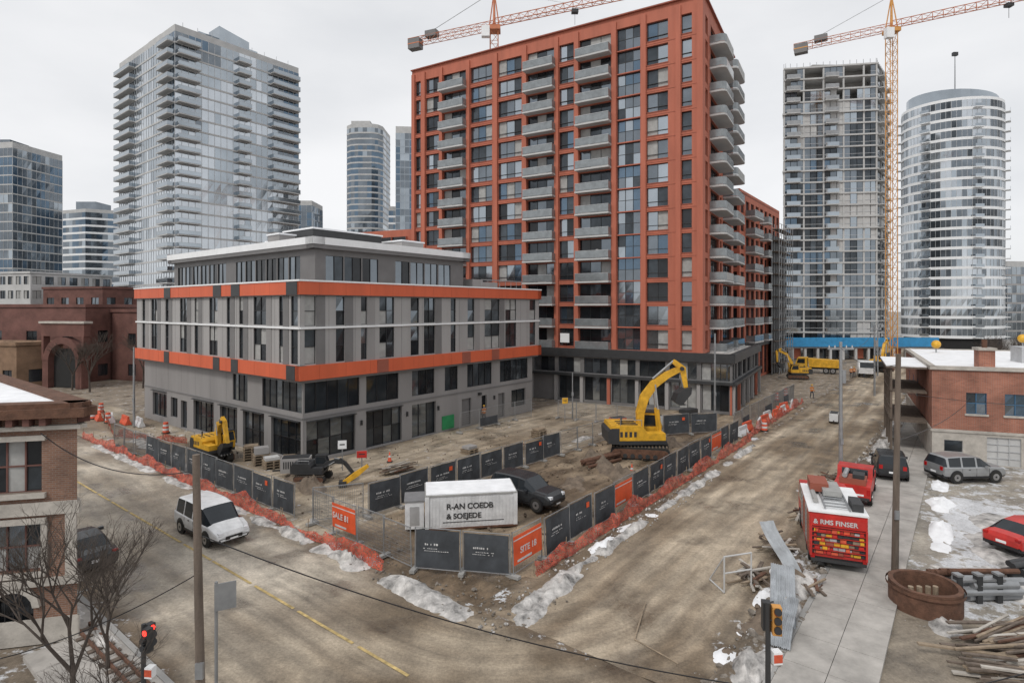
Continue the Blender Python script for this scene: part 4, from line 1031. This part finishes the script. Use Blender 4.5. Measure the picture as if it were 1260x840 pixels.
excavator('mini_excavator',(-13.8,40.1,.02),math.radians(-5),.5,.1,boom=[(.9,1.6),(1.8,2.2),(3.0,2.6),(4.2,2.4)],stick=[(3.6,2.9),(4.4,2.3),(5.6,.9)],col=M_char)
b=B(); b.beam([(0,.2),(.9,.8),(1.6,1.3)],[.3,.35,.2],-.12,.12,M_yellow); b.box(-.3,.2,-.3,.3,0,.35,M_char); b.cyl((0,.2,.3),(1.2,.2,.9),.05,n=6,m=M_steel); b.build('excavator_attachment',(-11.3,38.7,.02),.2)
excavator('tracked_excavator',(48,97,.03),math.radians(160),.75,.2)
excavator('tracked_excavator',(69,108,.03),math.radians(30),.9,.2)
def dumptruck(loc,rot,name='dump_truck',c=M_yellow):
    b=B(); b.box(-3.5,3.2,-.5,.5,.7,.95,M_black)
    b.xprism([(-3.6,1.1),(1.2,1.1),(1.4,2.6),(-3.9,2.4)],-1.25,1.25,c); b.xprism([(1.5,.7),(3.4,.7),(3.5,1.6),(3.1,2.7),(1.5,2.8)],-1.2,1.2,c)
    for i in range(6):
        for sd in (1,-1): b.box(-3.3+i*.8,-3.2+i*.8,sd*1.25,sd*1.32,1.1,2.45,c)
    for sd in(1,-1):
        b.xprism([(1.9,1.7),(3.3,1.7),(3.0,2.5),(1.9,2.55)],sd*1.202,sd*1.21,M_cargl)
        for x in(-2.6,-1.5,2.5): wheel(b,x,sd*.95,.52,.3,sd)
    b.add([(3.53,-1,1.7),(3.53,1,1.7),(3.16,1,2.6),(3.16,-1,2.6)],[(0,1,2,3)],M_cargl)
    return b.build(name,loc,rot)
dumptruck((56,106,.02),math.radians(150)); dumptruck((62,101,.02),math.radians(-120),c=M_carwhite)
dumptruck((80,112,.02),math.radians(-128),c=M_red)
def container():
    b=B(); L=4.9; D=2.3; h=1.85
    b.box(0,L,0,D,.15,h,M_carwhite)
    for i in range(25): b.box(.05+i*.19,.14+i*.19,-.02,.0,.25,h-.1,M_carwhite)
    for i in range(11): b.box(-.03,0,.1+i*.2,.19+i*.2,.25,h-.1,M_carwhite)
    b.box(-.05,L+.05,-.06,D+.05,h,h+.07,M_blind); b.box(-.05,L+.05,-.06,D+.05,.05,.15,M_rust); b.box(.02,L-.02,.02,D-.02,h+.071,h+.12,M_snow)
    for x in(0,L-.12): b.box(x-.05,x+.17,-.07,.05,.15,h,M_carwhite)
    b.box(.9,4.2,-.026,-.022,.42,.46,M_char)
    b.box(-1.1,-.1,.2,1.7,.1,1.55,M_carwhite); b.box(-1.15,-.05,.15,1.75,1.55,1.62,M_steel); b.box(-.85,-.35,.18,.2,.3,1.3,M_alu)
    for x in(.3,L-.6): b.box(x,x+.3,0.1,D-.1,0,.06,M_lumber)
    o=b.build('white_storage_container',(-4.6,30.8,.03),math.radians(9))
    for t,z,s in(('R-AN COEDB',1.13,.42),('& SOEJEDE',.62,.40)):
        c=bpy.data.curves.new('container_text','FONT'); c.body=t; c.size=s; c.extrude=.002; c.offset=.012; c.materials.append(M_char)
        q=bpy.data.objects.new('container_text',c); scene.collection.objects.link(q); q.parent=o; q.matrix_local=Matrix.Translation((1.1,-.03,z))@Matrix.Rotation(math.radians(90),4,'X')
container()

# ---------------------------------------------------------------- street furniture
def pole(name,x,y,h,r=.16,arms=True,m=M_wood,lean=0):
    b=B(); b.cyl((0,0,-.2),(lean,0,h),r,r*.7,10,m)
    if arms:
        b.box(lean-.9,lean+.9,-.07,.07,h-.55,h-.42,m)
        for q in(-.8,-.4,.4,.8): b.cyl((lean+q,0,h-.42),(lean+q,0,h-.25),.05,.03,6,M_concl)
        b.cyl((lean*.7+.2,0,h*.7),(lean*.7+.2,0,h*.7+.9),.16,n=10,m=M_steel)
    b.box(-.1,.1,-r-.04,-r+.05,2.5,2.9,M_steel)
    return b.build(name,(x,y,0),0,smooth=40)
pole('utility_pole',-8.0,14.9,8.2,.13,False,lean=-.16)
pole('utility_pole',17.25,26.0,9.9,.15,False,lean=.16)
pole('utility_pole',22.9,40.2,9.6,.14,True,M_steel)
pole('utility_pole',21.8,62,9.2,.12,False,M_steel); pole('utility_pole',-38,58,8,.12,False,M_steel); pole('utility_pole',6.5,62,5,.08,False,M_steel)
pole('utility_pole',49,78,9.5,.13,True,M_steel); pole('utility_pole',64,101,9.5,.13,True,M_steel)
def cable(name,p0,p1,sag,r=.016,m=M_black):
    b=B(); p0=Vector(p0);p1=Vector(p1); n=24; pr=p0
    for i in range(1,n+1):
        t=i/n; q=p0.lerp(p1,t); q.z-=sag*4*t*(1-t); b.cyl(pr,q,r,n=4,m=m,cap=False); pr=q
    return b.build(name)
cable('utility_cable',(-8.0,14.9,6.1),(9.5,14.3,2.2),.7)
cable('utility_cable',(9.5,14.3,2.2),(25,17,5.0),.5)
cable('utility_cable',(-8.0,14.9,5.2),(-18,16,1.8),.7)
cable('utility_cable',(-8.1,14.9,7.8),(-16.5,20.2,7.6),.6)
cable('utility_cable',(17.3,26,8.2),(40,33,7.4),.8); cable('utility_cable',(17.3,26,9.4),(22.9,40.2,9.2),.5); cable('utility_cable',(22.9,40.2,9.2),(49,78,9.2),1)
cable('utility_cable',(17.3,26,6),(35,44,5),.4)
def tlight(name,x,y,h,rot,lit=False,k0=1.0):
    b=B(); b.cyl((0,0,0),(0,0,h),.07,.06,10,M_char); b.cyl((0,0,0),(0,0,.4),.16,n=10,m=M_char)
    for k,(rt,hm) in enumerate(((0,M_craney if not lit else M_char),(1,M_char))):
        b.M=Matrix.Translation((0,0,h))@Matrix.Rotation(rt*1.57-.3,4,'Z')@Matrix.Scale(k0,4)@Matrix.Translation((0,0,-h))
        b.box(.12,.42,-.14,.14,h-1.05,h-.1,hm)
        for i in range(3):
            m=[M_redlit if lit else M_tail,M_char,M_char][i]
            b.cyl((.27,-.14,h-.26-i*.31),(.27,-.17,h-.26-i*.31),.11,n=12,m=m)
            if i or not lit: b.cyl((.27,-.17,h-.22-i*.31),(.27,-.28,h-.18-i*.31),.12,.12,10,M_black)
        b.cyl((0,0,h-.6),(.2,0,h-.6),.03,n=6,m=M_char)
    b.M=Matrix.Identity(4)
    b.box(.10,.32,-.1,.1,h-1.5,h-1.2,M_white); b.box(.10,.32,-.105,-.1,h-1.45,h-1.25,M_net)
    return b.build(name,(x,y,0),rot)
tlight('traffic_light',6.3,14.2,4.75,.1,k0=.72); tlight('traffic_light',-10.6,16.6,2.9,-.1,True,.7)
def signboard(name,x,y,h,w,hh,m,rot,post=M_steel):
    b=B(); b.cyl((0,0,0),(0,0,h),.04,n=8,m=post); b.box(-w/2,w/2,-.06,-.045,h-hh,h,m); b.box(-w/2-.02,w/2+.02,-.044,-.035,h-hh-.02,h+.02,M_alu)
    b.box(-w*.3,w*.3,-.066,-.061,h-hh*.55,h-hh*.4,M_char); return b.build(name,(x,y,0),rot)
b=B(); b.cyl((0,0,0),(0,0,4.4),.045,n=8,m=M_steel)
b.prism([(-.05,-.06),(.5,-.06),(.5,-.03),(-.05,-.03)],3.6,4.35,M_steel); b.box(.05,.45,-.03,.02,3.8,3.9,M_char); b.box(.05,.45,-.03,.02,4.1,4.2,M_char); b.build('street_sign',(-8.2,16.0,0),.5)
signboard('traffic_sign',-12.5,42.5,2.2,.6,.6,M_white,.2); signboard('traffic_sign',-10.8,41.5,1.7,.7,.5,M_red,.2)
signboard('traffic_sign',5.5,60,2.6,.6,.6,M_yellow,.2)
def lampost(x,y,h):
    b=B(); b.cyl((0,0,0),(0,0,h),.09,.06,8,M_steel); b.ball((0,0,h+.35),.42,.42,.42,M_yellow,12,8); b.cyl((0,0,h),(0,0,h+.06),.2,n=8,m=M_char); b.build('globe_lamp_post',(x,y,0),0,smooth=40)
lampost(43,58.5,7.9); lampost(50,56.5,8.6)
def cone(x,y,s=1):
    b=B(); b.box(-.2,.2,-.2,.2,0,.04,M_char); b.cyl((0,0,.04),(0,0,.75),.16,.03,10,M_net)
    b.cyl((0,0,.35),(0,0,.5),.108,.081,10,M_letter); b.build('traffic_cone',(x,y,.03),0,scale=s)
def barrel(x,y):
    b=B(); b.cyl((0,0,0),(0,0,.08),.36,n=14,m=M_tyre); z=.08
    for i in range(5): b.cyl((0,0,z),(0,0,z+.19),.29-.015*i,.275-.015*i,14,M_net if i%2==0 else M_letter); z+=.19
    b.build('traffic_barrel',(x,y,.03))
for q in ((9.3,51),(8.6,41.4),(-9.5,44.8)): cone(*q)
for q in ((24.5,56),(29.5,64),(-42,60),(-45,62),(-47,66),(34,74),(37,78),(-33,55)): barrel(*q)
def barrier(x,y,rot,m):
    b=B(); b.xprism([(-.3,0),(.3,0),(.25,.2),(.1,.5),(.08,.85),(-.08,.85),(-.1,.5),(-.25,.2)],-1,1,m); b.build('jersey_barrier',(x,y,.02),rot)
for i in range(9):
    x,y=P(36+i*2.4,.8+.3*math.sin(i*2)); barrier(x,y,TH-math.pi/2+uni(-.2,.2),M_net if i%2 else M_carwhite)
for i in range(9):
    x,y=P(2.5-.5*i,50+2.3*i); barrier(x,y,TH+uni(-.3,.3),M_net if i%2 else M_carwhite)
def pallet(x,y,rot,n,m=M_lumber):
    b=B()
    for k in range(n):
        z=k*.2
        for i in range(6): b.box(-.6,.6,-.5+i*.18,-.38+i*.18,z+.12,z+.15+uni(0,.01),m)
        for i in(-.55,0,.45): b.box(i,i+.1,-.5,.5,z,z+.12,m)
    b.box(-.5,.5,-.4,.4,n*.2,n*.2+uni(.1,.5),random.choice([M_concl,M_grey2,M_lumber])); b.build('pallet_stack',(x,y,.03),rot)
for q in ((-19.2,44.2,.5,4),(-18,43.2,.6,3),(-20.6,45.6,.4,5),(-17.2,44.6,.2,2),(-3.5,47.5,.9,2),(2.5,53.5,.9,3),(17,60,.4,3),(14.5,60.5,.2,2)): pallet(*q)
b=B(); n=28; ro,ri,h=1.25,1.08,.95; pts=[];F=[]
for r,z in((ro,0),(ro,h),(ri,h),(ri,-.0)):
    for i in range(n): t=2*math.pi*i/n; pts.append((r*math.cos(t),r*math.sin(t),z+.02*math.sin(3*t)))
for k in range(3):
    for i in range(n): F.append((k*n+i,k*n+(i+1)%n,(k+1)*n+(i+1)%n,(k+1)*n+i))
b.add(pts,F,M_rust); b.cyl((0,0,.02),(0,0,.05),ri,n=n,m=M_rock)
b.cyl((0,0,h-.18),(0,0,h-.06),ro+.09,n=n,m=M_rust,cap=False)
for x in(-.5,-.15,.2,.5): b.cyl((x,.1,.03),(x,.1,.75),.1,n=8,m=M_lumber)
b.build('rusty_steel_caisson',(16.6,23.2,.0),0,smooth=40)
def pipes(name,x,y,rot,n,L,r,m,spread=.5):
    b=B()
    for i in range(n):
        lay=i%3; a=uni(-.15,.15); off=uni(-spread,spread)
        b.cyl((uni(-.3,.3),off,r+lay*r*1.6),(L+uni(-.4,.3),off+L*a*.4,r+lay*r*1.6),r,n=9,m=m)
    return b.build(name,(x,y,.02),rot,smooth=40)
pipes('steel_pipe_stack',18.6,24.0,.02,6,2.3,.16,M_steel,.7)
pipes('steel_pipe_stack',18.9,25.6,.0,5,3.0,.11,M_rust,.5)
pipes('steel_pipe_stack',22.2,25.4,.3,7,2.6,.14,M_char,.6)
pipes('steel_pipe_stack',5.5,43.2,.7,6,3.5,.12,M_rust,.6)
def lumber(x,y,rot,n,L,name='lumber_pile',sx=.8,sy=1.2,ja=.25):
    b=B()
    for i in range(n):
        a=uni(-ja,ja); b.M=Matrix.Translation((uni(-sx,sx),uni(-sy,sy),.05+uni(0,.35)))@Matrix.Rotation(a,4,'Z')@Matrix.Rotation(uni(-.05,.05),4,'Y')
        l=L*uni(.5,1); w=uni(.03,.08); b.box(-l/2,l/2,-w,w,0,.06,random.choice([M_lumber,M_wood,M_rust,M_stone,M_wood,M_wood]))
    b.build(name,(x,y,.02),rot)
lumber(18.4,20.3,.25,80,4.0); lumber(16.2,18.8,-.1,30,3.0); lumber(12.6,24.6,1.2,22,1.5,sy=.5,ja=.8); lumber(10.6,25.4,1.0,22,1.6,sy=.6,ja=.8); lumber(17.0,32.6,1.0,45,2.2,sy=.7,ja=.9); lumber(21.5,21.5,.3,60,3.5); lumber(22,39.5,1,40,2,sy=.7,ja=1.2); lumber(13.2,28.6,1,30,1.8,sy=.5,ja=1.2)
lumber(-8.5,42.0,.8,25,2.4,sy=.5); lumber(12.5,52.5,.8,25,2.6,sy=.5); lumber(2.0,47.5,.5,18,2.0,ja=1.2); lumber(-27,50.5,-.6,22,2.2,sy=.5)
b=B()
for i in range(3):
    b.box(i*.85,i*.85+.22,0,.25,0,1.1,M_char); b.box(i*.85-.03,i*.85+.25,-.03,.28,1.1,1.18,M_steel)
b.box(-.1,2.1,.05,.2,.4,.5,M_steel); b.box(-.1,2.1,.05,.2,.85,.93,M_steel); b.build('steel_barricade',(18.0,23.3,.02),.05)
M_metalsheet=mat('corrugated_sheet',(.46,.48,.50),.45,metal=.3,var=.25,vs=2)
def corr(name,loc,rx,rz,L,w):
    b=B(); n=44; v=[];F=[]; mrow=8
    for i in range(n+1):
        for j in range(mrow+1):
            v.append((-w/2+w*i/n,-L/2+L*j/mrow,.03*math.sin(i*math.pi*.5)+.14*math.sin(j*.7)+.05*nz(i*.15,j*.6)))
    for i in range(n):
        for j in range(mrow): k=i*(mrow+1)+j; F.append((k,k+mrow+1,k+mrow+2,k+1))
    b.add(v,F,M_metalsheet); o=b.build(name,loc,0,smooth=70); o.rotation_euler=(rx,0,rz)
corr('corrugated_metal_sheet',(12.1,25.8,1.05),math.radians(45),math.radians(12),3.0,.75)
corr('corrugated_metal_sheet',(10.6,22.6,.75),math.radians(28),math.radians(-25),3.0,.9)
corr('corrugated_metal_sheet',(10.0,21.2,.55),math.radians(14),math.radians(-32),2.8,.7)
b=B()
for p0,p1 in(((0,0,0),(0,0,1.5)),((1.3,.4,0),(1.3,.4,1.5)),((0,0,1.5),(1.3,.4,1.5)),((0,0,.8),(1.3,.4,.8)),((0,0,0),(-.2,1.2,0)),((0,0,1.5),(-.2,1.2,0))): b.cyl(p0,p1,.035,n=6,m=M_concl)
b.build('pipe_frame_barricade',(8.9,24.2,.05),0)
b=B(); b.M=MAB
b.cyl((-1.0,-6.4,.08),(1.6,-5.6,.1),.03,n=6,m=M_lumber); b.cyl((-1.0,-6.4,.08),(-1.4,-8.2,.08),.025,n=6,m=M_lumber); b.build('timber_plank')
b=B(); b.M=MAB
for a in(-13.3,-12.9): b.box(a,a+.07,3,10,.14,.26,M_rust)
for k in range(12): b.box(-13.5,-12.7,3+k*.6,3.2+k*.6,.131,.18,M_wood)
b.build('rail_track')
def genset(x,y,rot,m,s=1):
    b=B(); b.box(-1,1,-.5,.5,.3,1.3,m); b.box(-.9,.9,-.45,.45,1.301,1.36,M_char); b.box(-1.6,-1,-.05,.05,.35,.45,M_char)
    for sd in(1,-1): wheel(b,0,sd*.45,.28,.15,sd)
    for i in range(5): b.box(-.8+i*.15,-.72+i*.15,-.51,-.5,.6,1.1,M_char)
    b.build('portable_generator',(x,y,.03),rot,scale=s)
genset(-15.4,41.2,.2,M_grey2); genset(13.8,57,.5,M_carwhite); genset(10.5,57.3,.5,M_net,.8); genset(33.5,60,1,M_carwhite,.8); genset(18.5,60.5,.7,M_char)
# ---------------------------------------------------------------- people
M_person=bpy.data.materials.new('worker_clothes'); M_person.use_nodes=True; nt=M_person.node_tree; p=nt.nodes['Principled BSDF']; p.inputs['Roughness'].default_value=.8
tc=N(nt,'ShaderNodeTexCoord'); sx=N(nt,'ShaderNodeSeparateXYZ'); nt.links.new(tc.outputs['Object'],sx.inputs[0])
dv=N(nt,'ShaderNodeMath',operation='DIVIDE'); dv.inputs[1].default_value=1.8; nt.links.new(sx.outputs[2],dv.inputs[0])
cr=N(nt,'ShaderNodeValToRGB'); cr.color_ramp.interpolation='CONSTANT'; e=cr.color_ramp.elements
e[0].position=0; e[0].color=(.03,.025,.02,1); e[1].position=.06; e[1].color=(.03,.035,.05,1)
for ps,c in((.53,(.45,.15,.03,1)),(.66,(.55,.55,.5,1)),(.69,(.45,.15,.03,1)),(.835,(.42,.26,.19,1))): q=e.new(ps); q.color=c
nt.links.new(dv.outputs[0],cr.inputs[0]); nt.links.new(cr.outputs[0],p.inputs['Base Color'])
def person(x,y,rot,stride=.12,helm=M_white,z=0.02):
    V_=[(0,0,.95),(0,0,1.15),(0,0,1.4),(0,0,1.52),(.02,0,1.62),(.02,0,1.72),
        (0,.1,.9),(stride,.12,.5),(stride*.9,.12,.09),(stride+.15,.12,.05),
        (0,-.1,.9),(-stride*.4,-.12,.5),(-stride*1.4,-.12,.09),(-stride*1.4+.15,-.12,.05),
        (0,.2,1.42),(-.04,.26,1.14),(.12,.27,.92),(.17,.26,.84),
        (0,-.2,1.42),(.05,-.26,1.14),(.2,-.24,.95),(.25,-.22,.88)]
    E=[(0,1),(1,2),(2,3),(3,4),(4,5),(0,6),(6,7),(7,8),(8,9),(0,10),(10,11),(11,12),(12,13),(2,14),(14,15),(15,16),(16,17),(2,18),(18,19),(19,20),(20,21)]
    rad=[(.15,.12),(.14,.11),(.16,.11),(.06,.06),(.085,.08),(.09,.09),(.09,.09),(.065,.065),(.045,.045),(.04,.05),(.09,.09),(.065,.065),(.045,.045),(.04,.05),(.07,.07),(.05,.05),(.04,.04),(.035,.045),(.07,.07),(.05,.05),(.04,.04),(.035,.045)]
    me=bpy.data.meshes.new('construction_worker'); me.from_pydata(V_,E,[]); o=bpy.data.objects.new('construction_worker',me); scene.collection.objects.link(o)
    me.materials.append(M_person)
    o.modifiers.new('skin','SKIN')
    if me.skin_vertices:
        for i,r in enumerate(rad): me.skin_vertices[0].data[i].radius=r
        me.skin_vertices[0].data[0].use_root=True
    s2=o.modifiers.new('sub','SUBSURF'); s2.levels=1; s2.render_levels=2
    o.location=(x,y,z); o.rotation_euler=(0,0,rot)
    h=B(); h.ball((0.02,0,1.74),.125,.11,.12,helm,12,5,z0=0); h.cyl((.03,0,1.735),(.03,0,1.75),.15,.145,12,helm); h.build('hard_hat',parent=o,smooth=40)
    f=B(); f.ball((.115,0,1.66),.02,.015,.02,M_skin,6,4); f.ball((.1,.035,1.69),.012,.012,.01,M_black,6,4); f.ball((.1,-.035,1.69),.012,.012,.01,M_black,6,4); f.box(.095,.108,-.025,.025,1.615,1.625,M_tail); f.build('face',parent=o)
    return o
for q in ((57.6,98,1.2,.15,M_white),(58.7,99,-2,.1,M_yellow),(60.0,98.4,.5,.12,M_white),(-2.9,60,2.2,.1,M_yellow),(-46,63,1,.2,M_white),(39.5,76,-1.5,.15,M_yellow)): person(*q)

# ---------------------------------------------------------------- trees
def tree(name,x,y,h,seed,depth=5,spread=.55,r=.13):
    random.seed(seed); b=B()
    def br(p,d,l,r,k):
        q=p+d*l; b.cyl(p,q,r,r*.68,6 if k>3 else 4,M_bark,cap=False)
        if k==0: return
        n=3 if k>2 else 2+(rnd()<.6)
        for i in range(n):
            nd=(d+Vector((uni(-1,1),uni(-1,1),uni(-.25,.6)))*spread).normalized()
            br(p.lerp(q,uni(.6,1)) if i else q,nd,l*uni(.6,.86),r*.62,k-1)
    br(Vector((0,0,-.1)),Vector((uni(-.05,.05),0,1)).normalized(),h*.3,r,depth)
    return b.build(name,(x,y,0),0)
tree('bare_tree',-12.6,16.6,6.2,3,7,.62,.09)
tree('bare_tree',-13.3,19.0,4.6,8,6,.6,.07)
tree('bare_tree',-10.9,15.2,3.8,5,6,.7,.05)
for i,(x,y,h) in enumerate(((-55,86,9),(-60,82,8),(-50,90,8),(66,80,9),(72,84,10),(78,86,9),(62,72,8),(84,88,10),(-36,70,7),(70,76,9),(-64,84,8))): tree('bare_tree',x,y,h,20+i,6,.55,.14)
random.seed(5)
# ---------------------------------------------------------------- world, sun, camera
w=bpy.data.worlds.new('World'); scene.world=w; w.use_nodes=True; nt=w.node_tree
bg=nt.nodes['Background']; bg.inputs[1].default_value=.1
sky=N(nt,'ShaderNodeTexSky'); sky.sky_type='NISHITA'; sky.sun_disc=False; sky.sun_elevation=math.radians(48); sky.sun_rotation=math.radians(215)
tc=N(nt,'ShaderNodeTexCoord'); mp=N(nt,'ShaderNodeMapping'); mp.inputs['Scale'].default_value=(1,1,2.6); nt.links.new(tc.outputs['Generated'],mp.inputs[0])
n=N(nt,'ShaderNodeTexNoise'); n.inputs['Scale'].default_value=1.9; n.inputs['Detail'].default_value=7; n.inputs['Roughness'].default_value=.5; nt.links.new(mp.outputs[0],n.inputs['Vector'])
cr=N(nt,'ShaderNodeValToRGB'); cr.color_ramp.elements[0].position=.3; cr.color_ramp.elements[0].color=(.73,.745,.77,1); cr.color_ramp.elements[1].position=.68; cr.color_ramp.elements[1].color=(.95,.95,.96,1)
nt.links.new(n.outputs[0],cr.inputs[0])
sc=N(nt,'ShaderNodeVectorMath',operation='SCALE'); sc.inputs['Scale'].default_value=10.3; nt.links.new(cr.outputs[0],sc.inputs[0])
mx=N(nt,'ShaderNodeMix',data_type='RGBA'); mx.inputs[0].default_value=.94; nt.links.new(sky.outputs[0],mx.inputs[6]); nt.links.new(sc.outputs[0],mx.inputs[7]); nt.links.new(mx.outputs[2],bg.inputs[0])
sd=bpy.data.lights.new('sun','SUN'); sd.energy=1.5; sd.angle=math.radians(12); sd.color=(1,.96,.9)
so=bpy.data.objects.new('sun',sd); scene.collection.objects.link(so); so.rotation_euler=(math.radians(42),0,math.radians(-35))
cam=bpy.data.cameras.new('camera'); co=bpy.data.objects.new('camera',cam); scene.collection.objects.link(co); scene.camera=co
co.location=(0,0,12); co.rotation_euler=(math.radians(90),0,0); cam.sensor_width=36; cam.lens=36*710/1260; cam.shift_y=-42/1260; cam.clip_end=6000; cam.clip_start=.1
scene.view_settings.view_transform='Standard'; scene.view_settings.look='None'; scene.view_settings.exposure=0
